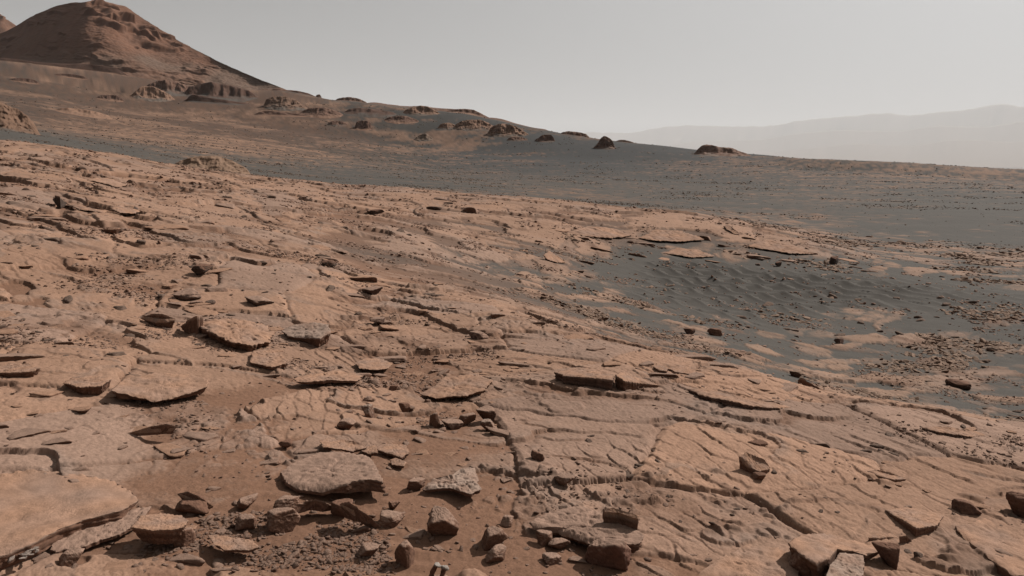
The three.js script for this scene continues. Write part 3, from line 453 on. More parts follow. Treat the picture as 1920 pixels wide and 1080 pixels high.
/* boulder: pixel of the middle of its foot, width and height in pixels */
function boulder(label, px, py, w, h, o = {}) {
  const gg = ground(px, py), up = lifted(gg.x, gg.z), g = ground(px, py, up), m = Math.hypot(g.r, g.y - EYE) / F, width = w * m, height = h * m * 1.3, depth = width * (o.deep ?? 0.8), s = sight(px, py), back = depth * 0.42;
  const x = g.x + s.x * back, z = g.z + s.z * back;
  addPad(x, z, Math.max(width, depth) * 0.6);
  ROCK_JOBS.push(() => {
    const b = boulderMesh(width, height, depth, o);
    b.position.set(x, land(x, z).h + up + (o.lift ?? 0) - height * (o.sink ?? 0.22), z); b.rotation.y = -s.az + (o.turn ?? 0);
    put(b, o.name ?? 'rock', label, o.cat ?? 'rock', o.group);
  });
}
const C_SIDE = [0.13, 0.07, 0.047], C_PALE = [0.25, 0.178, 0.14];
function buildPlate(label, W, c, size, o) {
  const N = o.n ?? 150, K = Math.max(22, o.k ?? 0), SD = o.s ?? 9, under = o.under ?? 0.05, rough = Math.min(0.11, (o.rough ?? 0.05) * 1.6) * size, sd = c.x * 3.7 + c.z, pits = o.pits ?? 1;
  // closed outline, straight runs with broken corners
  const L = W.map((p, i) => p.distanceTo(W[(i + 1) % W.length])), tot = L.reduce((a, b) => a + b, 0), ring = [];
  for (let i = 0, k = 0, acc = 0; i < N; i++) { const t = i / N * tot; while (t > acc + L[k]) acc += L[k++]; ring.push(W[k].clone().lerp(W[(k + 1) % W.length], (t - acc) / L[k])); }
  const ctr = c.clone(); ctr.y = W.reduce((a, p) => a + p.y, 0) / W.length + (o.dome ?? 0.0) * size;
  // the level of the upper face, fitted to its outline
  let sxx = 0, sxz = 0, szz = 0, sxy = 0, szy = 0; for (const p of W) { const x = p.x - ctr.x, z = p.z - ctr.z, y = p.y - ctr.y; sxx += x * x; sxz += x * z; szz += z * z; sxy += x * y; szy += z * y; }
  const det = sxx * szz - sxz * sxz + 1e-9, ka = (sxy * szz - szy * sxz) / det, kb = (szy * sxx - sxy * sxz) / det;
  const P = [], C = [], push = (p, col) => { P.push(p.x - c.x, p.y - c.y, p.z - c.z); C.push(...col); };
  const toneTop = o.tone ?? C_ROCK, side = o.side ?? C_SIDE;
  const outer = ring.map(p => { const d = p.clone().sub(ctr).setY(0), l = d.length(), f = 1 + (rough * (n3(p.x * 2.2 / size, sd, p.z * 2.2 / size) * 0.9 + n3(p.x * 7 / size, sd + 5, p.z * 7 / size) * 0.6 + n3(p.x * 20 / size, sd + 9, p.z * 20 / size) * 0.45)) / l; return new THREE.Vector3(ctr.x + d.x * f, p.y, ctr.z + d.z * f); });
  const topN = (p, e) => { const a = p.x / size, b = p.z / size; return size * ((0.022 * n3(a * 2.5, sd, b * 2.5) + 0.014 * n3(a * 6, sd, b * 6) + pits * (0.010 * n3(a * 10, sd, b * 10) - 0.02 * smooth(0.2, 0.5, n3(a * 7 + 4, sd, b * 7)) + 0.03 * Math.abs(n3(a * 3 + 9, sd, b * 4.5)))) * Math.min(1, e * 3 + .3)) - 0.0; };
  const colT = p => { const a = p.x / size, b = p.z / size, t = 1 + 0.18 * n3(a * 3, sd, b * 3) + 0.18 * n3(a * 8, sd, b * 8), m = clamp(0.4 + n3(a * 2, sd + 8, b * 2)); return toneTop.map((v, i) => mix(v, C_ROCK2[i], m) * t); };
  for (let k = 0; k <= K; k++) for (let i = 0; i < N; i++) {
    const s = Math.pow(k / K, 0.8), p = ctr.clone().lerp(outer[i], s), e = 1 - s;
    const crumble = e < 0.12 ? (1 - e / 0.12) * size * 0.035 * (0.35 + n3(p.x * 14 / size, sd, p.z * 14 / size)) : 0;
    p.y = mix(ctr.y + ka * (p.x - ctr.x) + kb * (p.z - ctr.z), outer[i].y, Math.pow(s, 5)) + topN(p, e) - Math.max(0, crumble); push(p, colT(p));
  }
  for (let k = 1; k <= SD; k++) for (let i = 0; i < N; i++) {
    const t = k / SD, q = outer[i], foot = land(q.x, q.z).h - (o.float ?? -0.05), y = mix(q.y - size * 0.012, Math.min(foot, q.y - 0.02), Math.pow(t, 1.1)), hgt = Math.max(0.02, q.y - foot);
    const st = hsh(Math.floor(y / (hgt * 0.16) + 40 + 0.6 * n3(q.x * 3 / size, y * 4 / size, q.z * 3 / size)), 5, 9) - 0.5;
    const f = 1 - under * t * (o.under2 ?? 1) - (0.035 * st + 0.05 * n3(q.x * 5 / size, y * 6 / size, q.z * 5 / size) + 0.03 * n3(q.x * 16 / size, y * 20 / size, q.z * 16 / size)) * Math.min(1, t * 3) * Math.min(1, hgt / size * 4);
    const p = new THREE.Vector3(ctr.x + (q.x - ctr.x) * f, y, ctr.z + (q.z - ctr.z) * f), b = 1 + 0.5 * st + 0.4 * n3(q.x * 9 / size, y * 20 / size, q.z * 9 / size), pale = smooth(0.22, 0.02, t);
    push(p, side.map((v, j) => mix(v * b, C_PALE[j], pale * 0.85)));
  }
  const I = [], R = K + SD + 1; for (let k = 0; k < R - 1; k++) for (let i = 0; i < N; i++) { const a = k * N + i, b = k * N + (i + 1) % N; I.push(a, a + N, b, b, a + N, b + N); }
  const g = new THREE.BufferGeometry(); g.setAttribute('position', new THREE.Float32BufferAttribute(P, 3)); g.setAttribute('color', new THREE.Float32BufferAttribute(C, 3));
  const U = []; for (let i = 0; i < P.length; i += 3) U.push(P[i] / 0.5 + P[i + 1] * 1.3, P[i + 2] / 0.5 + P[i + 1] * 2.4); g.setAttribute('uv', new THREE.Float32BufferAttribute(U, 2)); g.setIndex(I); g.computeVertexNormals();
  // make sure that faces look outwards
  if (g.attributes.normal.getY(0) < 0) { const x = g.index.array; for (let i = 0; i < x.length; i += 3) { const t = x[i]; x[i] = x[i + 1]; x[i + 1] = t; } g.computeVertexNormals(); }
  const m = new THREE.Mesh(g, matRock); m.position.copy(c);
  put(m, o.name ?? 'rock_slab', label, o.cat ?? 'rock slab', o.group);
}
function chisel(detail, planes, p, seedN, flat) {                     // a broken stone about 1 unit across
  const n = []; let s0 = seed; seed = 977 + seedN * 7919;
  for (let i = 0; i < planes; i++) { const v = new THREE.Vector3(rr(-1, 1), rr(-1, 1) * flat, rr(-1, 1)).normalize(); n.push([v, rr(0.55, 1)]); }
  n.push([new THREE.Vector3(rr(-.2, .2), 1, rr(-.2, .2)).normalize(), rr(0.5, 0.8)]);
  seed = s0;
  let g = new THREE.IcosahedronGeometry(1, detail); g.deleteAttribute('normal'); g.deleteAttribute('uv'); g = mergeVertices(g, 1e-4);
  const P = g.attributes.position, v = new THREE.Vector3();
  for (let i = 0; i < P.count; i++) {
    v.fromBufferAttribute(P, i); let a = 0; for (const [m, d] of n) { const q = v.dot(m) / d; if (q > 0) a += Math.pow(q, p); }
    v.multiplyScalar(Math.min(1.6, Math.pow(a, -1 / p)));
    const b = detail > 4 ? 0.06 * n3(v.x * 3 + seedN, v.y * 5, v.z * 3) + 0.05 * n3(v.x * 7, v.y * 11 + seedN, v.z * 7) + (detail > 9 ? 0.035 * n3(v.x * 14, v.y * 19 + seedN, v.z * 14) : 0) : 0.06 * n3(v.x * 3 + seedN, v.y * 4, v.z * 3);
    v.multiplyScalar(1 + b); P.setXYZ(i, v.x, v.y, v.z);
  }
  return g;
}
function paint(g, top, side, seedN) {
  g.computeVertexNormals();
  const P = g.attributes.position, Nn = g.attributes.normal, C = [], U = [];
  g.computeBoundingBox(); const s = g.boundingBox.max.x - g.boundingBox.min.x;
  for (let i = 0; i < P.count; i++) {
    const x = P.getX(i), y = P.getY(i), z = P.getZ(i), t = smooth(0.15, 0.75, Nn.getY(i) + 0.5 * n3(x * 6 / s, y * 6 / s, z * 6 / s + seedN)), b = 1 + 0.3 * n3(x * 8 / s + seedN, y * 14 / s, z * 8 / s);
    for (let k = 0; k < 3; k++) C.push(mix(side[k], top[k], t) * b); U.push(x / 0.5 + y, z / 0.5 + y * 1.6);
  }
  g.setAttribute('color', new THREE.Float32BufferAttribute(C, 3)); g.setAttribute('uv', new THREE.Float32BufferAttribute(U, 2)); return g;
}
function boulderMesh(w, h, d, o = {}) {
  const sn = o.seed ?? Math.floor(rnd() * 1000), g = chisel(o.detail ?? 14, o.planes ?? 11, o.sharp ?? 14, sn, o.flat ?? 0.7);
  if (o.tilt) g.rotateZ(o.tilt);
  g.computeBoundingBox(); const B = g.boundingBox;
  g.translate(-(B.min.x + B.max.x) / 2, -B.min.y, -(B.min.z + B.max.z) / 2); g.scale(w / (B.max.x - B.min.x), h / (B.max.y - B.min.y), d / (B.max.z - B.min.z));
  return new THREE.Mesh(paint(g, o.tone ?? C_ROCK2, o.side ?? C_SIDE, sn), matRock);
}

/* foreground, left */
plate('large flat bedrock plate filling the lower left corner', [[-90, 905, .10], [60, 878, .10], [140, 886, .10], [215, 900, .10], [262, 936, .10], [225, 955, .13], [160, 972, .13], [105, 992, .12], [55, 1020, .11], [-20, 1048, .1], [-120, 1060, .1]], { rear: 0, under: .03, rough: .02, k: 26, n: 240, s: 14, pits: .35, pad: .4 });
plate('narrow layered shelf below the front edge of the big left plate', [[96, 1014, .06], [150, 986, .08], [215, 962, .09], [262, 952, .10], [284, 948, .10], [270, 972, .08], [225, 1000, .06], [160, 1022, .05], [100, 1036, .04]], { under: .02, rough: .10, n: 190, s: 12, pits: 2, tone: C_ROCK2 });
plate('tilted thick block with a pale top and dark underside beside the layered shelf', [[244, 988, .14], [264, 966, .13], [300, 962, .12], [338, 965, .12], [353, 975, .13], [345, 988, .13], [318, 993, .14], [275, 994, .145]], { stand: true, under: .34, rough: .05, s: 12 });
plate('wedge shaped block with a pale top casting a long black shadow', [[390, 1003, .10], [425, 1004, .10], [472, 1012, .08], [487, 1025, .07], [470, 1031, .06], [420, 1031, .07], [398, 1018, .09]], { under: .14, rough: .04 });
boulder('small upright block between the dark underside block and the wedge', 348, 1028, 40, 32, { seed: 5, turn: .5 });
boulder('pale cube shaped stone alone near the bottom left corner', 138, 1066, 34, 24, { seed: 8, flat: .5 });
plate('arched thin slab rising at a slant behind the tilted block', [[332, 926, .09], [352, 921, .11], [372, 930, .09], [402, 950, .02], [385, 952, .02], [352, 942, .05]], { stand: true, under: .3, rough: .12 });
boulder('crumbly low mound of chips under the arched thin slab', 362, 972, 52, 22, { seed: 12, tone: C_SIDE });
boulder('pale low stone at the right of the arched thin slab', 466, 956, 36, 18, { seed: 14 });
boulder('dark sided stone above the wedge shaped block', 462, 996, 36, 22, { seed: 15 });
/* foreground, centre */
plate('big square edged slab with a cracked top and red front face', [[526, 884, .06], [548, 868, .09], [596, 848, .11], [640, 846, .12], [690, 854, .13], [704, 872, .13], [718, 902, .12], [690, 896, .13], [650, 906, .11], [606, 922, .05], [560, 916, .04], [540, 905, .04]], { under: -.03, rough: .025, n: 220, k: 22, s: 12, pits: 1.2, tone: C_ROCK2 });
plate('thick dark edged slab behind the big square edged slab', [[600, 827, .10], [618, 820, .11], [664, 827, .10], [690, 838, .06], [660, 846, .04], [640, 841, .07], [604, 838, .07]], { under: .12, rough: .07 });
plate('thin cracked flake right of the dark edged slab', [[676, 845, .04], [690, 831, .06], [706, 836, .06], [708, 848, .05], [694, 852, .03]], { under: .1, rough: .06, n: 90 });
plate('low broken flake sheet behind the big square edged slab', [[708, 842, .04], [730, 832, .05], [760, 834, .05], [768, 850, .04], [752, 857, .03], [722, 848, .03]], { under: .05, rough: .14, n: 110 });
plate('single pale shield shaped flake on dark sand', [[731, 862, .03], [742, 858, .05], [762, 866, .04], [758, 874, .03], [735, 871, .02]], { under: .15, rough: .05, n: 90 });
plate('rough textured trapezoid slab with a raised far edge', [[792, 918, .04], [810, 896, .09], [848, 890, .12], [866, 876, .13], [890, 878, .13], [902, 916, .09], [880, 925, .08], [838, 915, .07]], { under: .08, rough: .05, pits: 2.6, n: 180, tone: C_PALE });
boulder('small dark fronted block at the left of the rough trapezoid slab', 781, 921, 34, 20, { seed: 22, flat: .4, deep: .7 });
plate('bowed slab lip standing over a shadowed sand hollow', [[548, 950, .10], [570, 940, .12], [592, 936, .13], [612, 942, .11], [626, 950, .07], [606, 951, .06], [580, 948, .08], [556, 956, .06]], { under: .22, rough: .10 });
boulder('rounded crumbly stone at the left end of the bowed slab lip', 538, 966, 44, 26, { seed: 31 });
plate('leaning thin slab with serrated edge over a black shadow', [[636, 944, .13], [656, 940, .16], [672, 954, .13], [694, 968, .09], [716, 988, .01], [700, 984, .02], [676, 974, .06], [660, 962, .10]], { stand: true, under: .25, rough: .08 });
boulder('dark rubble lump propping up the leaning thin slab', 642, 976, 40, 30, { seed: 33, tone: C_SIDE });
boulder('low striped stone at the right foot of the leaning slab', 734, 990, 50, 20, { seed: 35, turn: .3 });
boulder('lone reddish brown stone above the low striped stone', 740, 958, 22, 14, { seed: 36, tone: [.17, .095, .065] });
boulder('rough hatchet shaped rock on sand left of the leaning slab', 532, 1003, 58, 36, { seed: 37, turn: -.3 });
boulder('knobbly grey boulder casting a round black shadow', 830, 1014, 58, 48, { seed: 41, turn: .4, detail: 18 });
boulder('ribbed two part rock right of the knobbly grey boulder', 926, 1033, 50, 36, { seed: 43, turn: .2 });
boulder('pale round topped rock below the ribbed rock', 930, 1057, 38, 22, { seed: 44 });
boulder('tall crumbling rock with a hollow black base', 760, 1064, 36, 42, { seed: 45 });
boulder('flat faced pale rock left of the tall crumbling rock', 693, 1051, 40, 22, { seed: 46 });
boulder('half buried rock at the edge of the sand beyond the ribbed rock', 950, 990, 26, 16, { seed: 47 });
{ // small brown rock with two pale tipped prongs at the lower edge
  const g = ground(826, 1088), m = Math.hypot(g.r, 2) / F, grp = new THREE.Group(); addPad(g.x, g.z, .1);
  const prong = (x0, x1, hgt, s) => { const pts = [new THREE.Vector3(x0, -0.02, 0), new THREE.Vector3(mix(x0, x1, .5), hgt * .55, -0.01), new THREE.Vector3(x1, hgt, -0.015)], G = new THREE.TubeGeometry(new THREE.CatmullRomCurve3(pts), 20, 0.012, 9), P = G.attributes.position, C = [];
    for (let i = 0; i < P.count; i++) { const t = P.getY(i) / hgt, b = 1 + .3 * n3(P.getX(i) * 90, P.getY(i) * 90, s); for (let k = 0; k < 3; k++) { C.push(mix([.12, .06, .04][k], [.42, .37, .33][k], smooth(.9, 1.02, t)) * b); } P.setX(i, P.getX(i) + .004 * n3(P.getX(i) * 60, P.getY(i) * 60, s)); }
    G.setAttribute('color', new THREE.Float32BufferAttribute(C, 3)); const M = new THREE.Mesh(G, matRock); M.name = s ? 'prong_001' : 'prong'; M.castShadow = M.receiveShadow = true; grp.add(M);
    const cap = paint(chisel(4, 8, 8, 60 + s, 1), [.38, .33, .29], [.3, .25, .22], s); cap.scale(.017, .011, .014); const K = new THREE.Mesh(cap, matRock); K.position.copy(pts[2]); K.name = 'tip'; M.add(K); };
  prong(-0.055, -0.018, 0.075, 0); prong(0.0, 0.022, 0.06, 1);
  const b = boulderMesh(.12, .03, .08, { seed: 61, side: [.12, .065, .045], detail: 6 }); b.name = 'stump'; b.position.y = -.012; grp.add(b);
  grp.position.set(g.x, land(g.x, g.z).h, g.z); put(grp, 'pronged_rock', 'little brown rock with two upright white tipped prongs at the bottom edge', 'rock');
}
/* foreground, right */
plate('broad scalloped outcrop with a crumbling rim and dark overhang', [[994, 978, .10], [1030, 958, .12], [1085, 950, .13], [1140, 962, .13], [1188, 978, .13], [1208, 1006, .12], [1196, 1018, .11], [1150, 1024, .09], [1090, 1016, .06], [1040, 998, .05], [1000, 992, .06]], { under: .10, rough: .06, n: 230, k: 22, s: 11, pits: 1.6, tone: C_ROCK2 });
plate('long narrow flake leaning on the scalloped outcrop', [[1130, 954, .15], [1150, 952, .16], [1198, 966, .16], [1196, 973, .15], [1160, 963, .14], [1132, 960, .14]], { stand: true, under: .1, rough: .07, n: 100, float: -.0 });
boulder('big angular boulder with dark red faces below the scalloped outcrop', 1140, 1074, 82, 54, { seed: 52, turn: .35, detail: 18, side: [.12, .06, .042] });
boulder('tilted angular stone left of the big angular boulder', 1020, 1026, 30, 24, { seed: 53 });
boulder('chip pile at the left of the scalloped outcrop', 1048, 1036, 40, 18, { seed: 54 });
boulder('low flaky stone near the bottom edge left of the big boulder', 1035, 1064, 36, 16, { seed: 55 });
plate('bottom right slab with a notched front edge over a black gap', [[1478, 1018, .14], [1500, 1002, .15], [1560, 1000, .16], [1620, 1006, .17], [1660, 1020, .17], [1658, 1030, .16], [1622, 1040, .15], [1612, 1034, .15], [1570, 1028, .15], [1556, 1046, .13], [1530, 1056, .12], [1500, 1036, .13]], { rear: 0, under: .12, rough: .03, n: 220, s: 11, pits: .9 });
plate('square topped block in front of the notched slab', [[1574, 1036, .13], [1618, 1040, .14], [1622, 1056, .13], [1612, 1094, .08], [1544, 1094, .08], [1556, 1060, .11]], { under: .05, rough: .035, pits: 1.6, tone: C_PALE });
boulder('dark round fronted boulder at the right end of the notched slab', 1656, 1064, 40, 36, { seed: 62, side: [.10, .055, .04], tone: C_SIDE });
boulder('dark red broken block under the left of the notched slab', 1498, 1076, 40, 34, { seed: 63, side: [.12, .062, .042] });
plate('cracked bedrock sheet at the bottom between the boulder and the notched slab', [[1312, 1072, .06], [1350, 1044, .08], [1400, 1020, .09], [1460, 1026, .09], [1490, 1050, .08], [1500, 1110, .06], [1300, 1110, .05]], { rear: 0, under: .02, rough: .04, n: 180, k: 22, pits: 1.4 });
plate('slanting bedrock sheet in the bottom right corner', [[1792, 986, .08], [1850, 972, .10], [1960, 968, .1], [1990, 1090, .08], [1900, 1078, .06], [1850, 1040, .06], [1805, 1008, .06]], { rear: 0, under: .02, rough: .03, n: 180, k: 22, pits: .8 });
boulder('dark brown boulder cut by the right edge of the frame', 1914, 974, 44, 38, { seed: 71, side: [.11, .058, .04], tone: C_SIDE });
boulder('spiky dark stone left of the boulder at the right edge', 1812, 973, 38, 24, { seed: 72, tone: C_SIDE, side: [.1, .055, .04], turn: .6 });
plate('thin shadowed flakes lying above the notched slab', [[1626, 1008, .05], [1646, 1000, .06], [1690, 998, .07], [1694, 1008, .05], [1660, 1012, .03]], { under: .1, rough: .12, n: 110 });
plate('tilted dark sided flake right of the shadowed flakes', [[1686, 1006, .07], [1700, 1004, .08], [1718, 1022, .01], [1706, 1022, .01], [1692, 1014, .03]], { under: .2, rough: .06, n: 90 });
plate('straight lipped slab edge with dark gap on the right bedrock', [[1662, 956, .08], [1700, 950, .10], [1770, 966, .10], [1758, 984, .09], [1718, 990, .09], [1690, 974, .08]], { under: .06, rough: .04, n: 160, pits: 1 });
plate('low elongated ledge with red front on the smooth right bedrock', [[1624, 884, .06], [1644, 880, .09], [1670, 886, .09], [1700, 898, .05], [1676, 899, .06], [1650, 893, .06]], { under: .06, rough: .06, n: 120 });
plate('dark propped slab among debris on the right bedrock', [[1386, 856, .12], [1400, 848, .14], [1430, 860, .12], [1446, 878, .06], [1424, 884, .07], [1398, 872, .08]], { stand: true, under: .16, rough: .08, n: 130 });
boulder('dark red fragment above the propped slab', 1420, 845, 34, 14, { seed: 81, tone: C_SIDE });
boulder('dark curled fragment below the propped slab', 1420, 908, 26, 18, { seed: 82, tone: C_SIDE });
boulder('dark nodule on the smooth bedrock right of the sand gully', 1008, 867, 26, 18, { seed: 83, tone: C_SIDE, side: [.1, .055, .04] });
boulder('low rock cluster at the tip of the sand tongue below the cracked bedrock', 1060, 912, 42, 16, { seed: 84 });
plate('dark crumbled ledge along the near crest, right of the humped ledge block', [[1290, 729, .10], [1330, 727, .13], [1390, 738, .14], [1450, 752, .13], [1484, 764, .08], [1440, 764, .10], [1370, 752, .11], [1310, 739, .10]], { under: .06, rough: .14, n: 200, side: [.10, .06, .045] });
plate('farthest right dark ledge strip on the near crest', [[1726, 801, .08], [1770, 799, .12], [1820, 806, .12], [1862, 818, .08], [1820, 818, .09], [1760, 810, .09]], { under: .06, rough: .14, n: 170, side: [.09, .055, .042] });
/* middle ground, left */
plate('thick slab with a shadowed front and a hollow beneath at mid left', [[116, 718, .12], [140, 706, .15], [185, 702, .15], [208, 708, .14], [194, 722, .12], [150, 726, .11]], { under: .16, rough: .07, n: 170 });
plate('long pale slab with an undercut left corner at mid left', [[206, 732, .13], [230, 712, .15], [290, 698, .16], [350, 700, .16], [392, 712, .14], [388, 724, .11], [330, 744, .06], [290, 752, .04], [250, 742, .08]], { under: .12, rough: .035, n: 220, k: 20, pits: .9 });
plate('dark edged slab running out of the left edge of the frame', [[-40, 684, .13], [30, 680, .15], [76, 688, .13], [60, 696, .11], [10, 699, .10], [-40, 698, .1]], { under: .18, rough: .06, n: 150 });
plate('thin leaning slab over a black wedge of shadow', [[240, 812, .02], [280, 800, .08], [312, 794, .12], [332, 800, .10], [322, 808, .07], [290, 810, .05]], { stand: true, under: .3, rough: .08, n: 130 });
plate('rounded wedge shaped boulder slab with a smooth dark front', [[528, 620, .16], [552, 608, .24], [590, 604, .28], [616, 608, .28], [620, 622, .22], [600, 634, .16], [570, 634, .12], [540, 630, .12]], { under: .16, rough: .04, n: 160, pits: 1.4, tone: C_PALE });
plate('rough topped slab with a ragged dark left edge at centre left', [[366, 608, .22], [396, 598, .26], [440, 596, .24], [492, 606, .18], [516, 622, .12], [506, 640, .10], [470, 646, .12], [430, 640, .14], [404, 626, .18]], { under: .12, rough: .08, n: 200, pits: 2 });
plate('steep dark flap standing at the left of the rough topped slab', [[338, 612, .04], [352, 600, .16], [368, 592, .22], [382, 594, .20], [370, 606, .10], [352, 614, .04]], { stand: true, under: .2, rough: .1, n: 110 });
plate('pale humped slab over a black hollow near the left', [[262, 596, .10], [284, 588, .20], [304, 588, .22], [330, 598, .16], [316, 604, .12], [288, 604, .1]], { under: .3, rough: .1, n: 130 });
plate('round scalloped plate with a dark fringed rim', [[664, 680, .07], [684, 671, .09], [712, 672, .09], [736, 680, .08], [730, 690, .07], [702, 693, .07], [676, 690, .06]], { under: .14, rough: .09, n: 170, pits: .6 });
plate('cracked tan plate with a dark lower lip right of centre left', [[784, 738, .06], [808, 726, .08], [830, 708, .09], [880, 700, .09], [926, 712, .08], [908, 730, .07], [870, 742, .07], [820, 746, .06]], { under: .07, rough: .05, n: 200, k: 18, pits: 1.3 });
plate('scaly buckled slab left of the gully stones', [[546, 710, .07], [580, 702, .10], [630, 694, .10], [682, 704, .08], [668, 714, .06], [620, 712, .08], [570, 716, .06]], { under: .08, rough: .09, n: 170, pits: 2 });
plate('pale rough plate with a steep left side at centre left', [[468, 678, .06], [474, 658, .12], [500, 654, .13], [528, 662, .12], [540, 680, .08], [510, 688, .05]], { under: .06, rough: .06, n: 140, pits: 1.4 });
boulder('striped dark boulder on the bedrock slope at centre left', 352, 566, 44, 17, { seed: 91, side: [.1, .065, .05] });
boulder('dark banded boulder right of the striped one', 488, 578, 50, 16, { seed: 92, side: [.1, .065, .05] });
boulder('dark boulder at the sandy notch in the bedrock slope', 698, 555, 40, 14, { seed: 93, side: [.09, .055, .042] });
boulder('low dark stone under the crest of the near slope', 898, 636, 38, 11, { seed: 94, side: [.09, .05, .04] });
boulder('smooth oval dark stone on the near slope', 708, 609, 28, 11, { seed: 95, side: [.1, .06, .045] });
boulder('dark lens shaped stone under the near slope crest', 712, 606, 18, 8, { seed: 96, side: [.09, .05, .04] });
for (const [label, pts] of [
  ['broken rock lip at the left end of the bedrock spur, above the grey sand', [[1062, 436, .1], [1100, 424, .3], [1150, 428, .34], [1186, 440, .26], [1150, 446, .2], [1100, 442, .16]]],
  ['long dark faced rock lip in the middle of the bedrock spur', [[1196, 446, .12], [1226, 430, .34], [1278, 432, .38], [1322, 448, .24], [1282, 452, .2], [1230, 450, .2]]],
  ['lower broken lip of the bedrock spur at its right end', [[1400, 462, .12], [1432, 448, .3], [1480, 456, .34], [1530, 476, .14], [1482, 474, .18], [1432, 466, .18]]],
  ['small ragged lip below the long dark faced one on the spur', [[1244, 474, .1], [1270, 464, .26], [1310, 468, .28], [1340, 480, .14], [1300, 482, .14]]],
]) plate(label, pts, { from: 14, under: .12, rough: .14, n: 170, rear: .7, side: [.085, .055, .042] });
/* gully stones in the centre */
boulder('pointed pale stone standing in the sandy gully', 691, 784, 24, 22, { seed: 101, tone: C_PALE });
boulder('dark upright block in the sandy gully', 759, 776, 22, 20, { seed: 102, tone: C_SIDE, flat: .4 });
boulder('dark triangular stone at the top of the gully', 738, 736, 18, 12, { seed: 103, tone: C_SIDE });
boulder('small peaked stone left of the pointed pale stone', 688, 757, 20, 12, { seed: 104 });
boulder('low stone cluster at the left side of the gully', 650, 806, 34, 16, { seed: 105 });
boulder('forked upright stone right of the gully', 816, 802, 22, 28, { seed: 106, tone: C_PALE });
boulder('dark flat fronted block in the gully stone cluster', 848, 806, 42, 14, { seed: 107, side: [.1, .055, .04], flat: .3 });
boulder('crumbly grey stone in the gully stone cluster', 876, 798, 34, 20, { seed: 108 });
boulder('largest dark stone of the gully cluster with a pale cap', 912, 790, 38, 24, { seed: 109, side: [.09, .05, .035] });
boulder('pale angular stone below the largest gully stone', 914, 806, 26, 18, { seed: 110, tone: C_PALE });
boulder('dark pebbly stone left below the gully', 536, 842, 24, 13, { seed: 111, tone: C_SIDE });
/* ledge and slabs at the near crest, right of centre */
plate('long low ledge with a dark broken face below the near crest', [[1042, 697, .15], [1080, 688, .17], [1130, 694, .18], [1152, 702, .19], [1150, 712, .17], [1110, 708, .16], [1060, 704, .14]], { under: .06, rough: .08, n: 200, side: [.11, .066, .05] });
plate('humped ledge block split off the right end of the long low ledge', [[1154, 702, .20], [1168, 696, .20], [1204, 708, .15], [1236, 722, .07], [1206, 719, .10], [1170, 714, .16]], { under: .05, rough: .06, n: 150 });
plate('small flat block with a shaded front lying on the near crest', [[1225, 687, .07], [1236, 683, .09], [1252, 689, .09], [1250, 696, .07], [1236, 694, .06]], { under: .08, rough: .05, n: 90 });
plate('pale flat flake right of the small flat block', [[1250, 690, .04], [1280, 686, .05], [1308, 696, .04], [1296, 701, .03], [1266, 697, .03]], { under: .05, rough: .06, n: 90 });
plate('broad tilted slab half sunk in grey sand beyond the crest', [[1362, 684, .34], [1376, 682, .34], [1410, 704, .16], [1446, 726, .02], [1420, 734, .02], [1384, 718, .1], [1366, 706, .16]], { from: 8.6, under: .1, rough: .05, n: 140, tone: C_TAN });
plate('dark backed slab leaning on the broad tilted slab', [[1392, 692, .36], [1400, 690, .38], [1440, 712, .2], [1464, 730, .04], [1446, 730, .06], [1416, 710, .22]], { stand: true, from: 8.6, under: .2, rough: .08, n: 120, tone: C_TAN });
plate('long narrow tilted slab beyond the crest, right of the broad tilted slab', [[1494, 712, .34], [1502, 708, .36], [1540, 728, .2], [1580, 750, .04], [1566, 754, .03], [1520, 734, .14], [1498, 722, .24]], { from: 8.6, under: .1, rough: .05, n: 130, tone: C_TAN });
plate('sharp dark slab propped up at the edge of the grey sand', [[1222, 656, .42], [1232, 652, .44], [1262, 664, .26], [1290, 680, .06], [1270, 680, .06], [1236, 670, .2]], { stand: true, from: 8.6, under: .25, rough: .07, n: 120, side: [.08, .05, .04] });
boulder('pale blunt boulder in the grey sand hollow', 1492, 708, 22, 12, { seed: 121, tone: C_TAN });
boulder('pair of dark boulders low in the grey sand hollow', 1795, 730, 36, 12, { seed: 122, side: [.07, .045, .035], tone: C_SIDE });
boulder('round dark boulder in the middle of the grey sand hollow', 1572, 646, 16, 10, { seed: 123, side: [.08, .05, .04], tone: C_SIDE });
boulder('brown tilted boulder at the left rim of the grey sand', 1340, 630, 28, 14, { seed: 124, tone: C_SIDE });
boulder('dark broken stone next to the brown tilted boulder', 1292, 628, 22, 12, { seed: 125, side: [.08, .05, .04], tone: C_SIDE });
boulder('black faced stone on the far rim of the rippled sand', 1563, 496, 15, 13, { seed: 126, side: [.06, .045, .04], tone: C_SIDE });
boulder('smaller dark stone left of the black faced stone', 1459, 500, 11, 8, { seed: 127, side: [.07, .05, .04], tone: C_SIDE });
plate('leaning slab with a dark left face above the rippled sand', [[1018, 478, 0.21], [1030, 470, 0.30], [1046, 480, 0.20], [1062, 492, 0.04], [1046, 492, 0.04], [1026, 486, 0.12]], { stand: true, from: 14, under: .2, rough: .08, n: 110 });
plate('dark gash of an upturned slab on the bedrock spur', [[1356, 424, 0.15], [1364, 420, 0.25], [1376, 428, 0.22], [1388, 440, 0.07], [1376, 438, 0.07], [1364, 430, 0.12]], { stand: true, from: 14, under: .35, rough: .08, n: 110, side: [.05, .04, .035] });
plate('dark lipped shelf high on the left bedrock slope', [[164, 336, 0.18], [185, 332, 0.30], [212, 336, 0.30], [236, 346, 0.18], [222, 350, 0.12], [190, 342, 0.15]], { from: 14, under: .3, rough: .08, n: 130, side: [.07, .05, .04] });
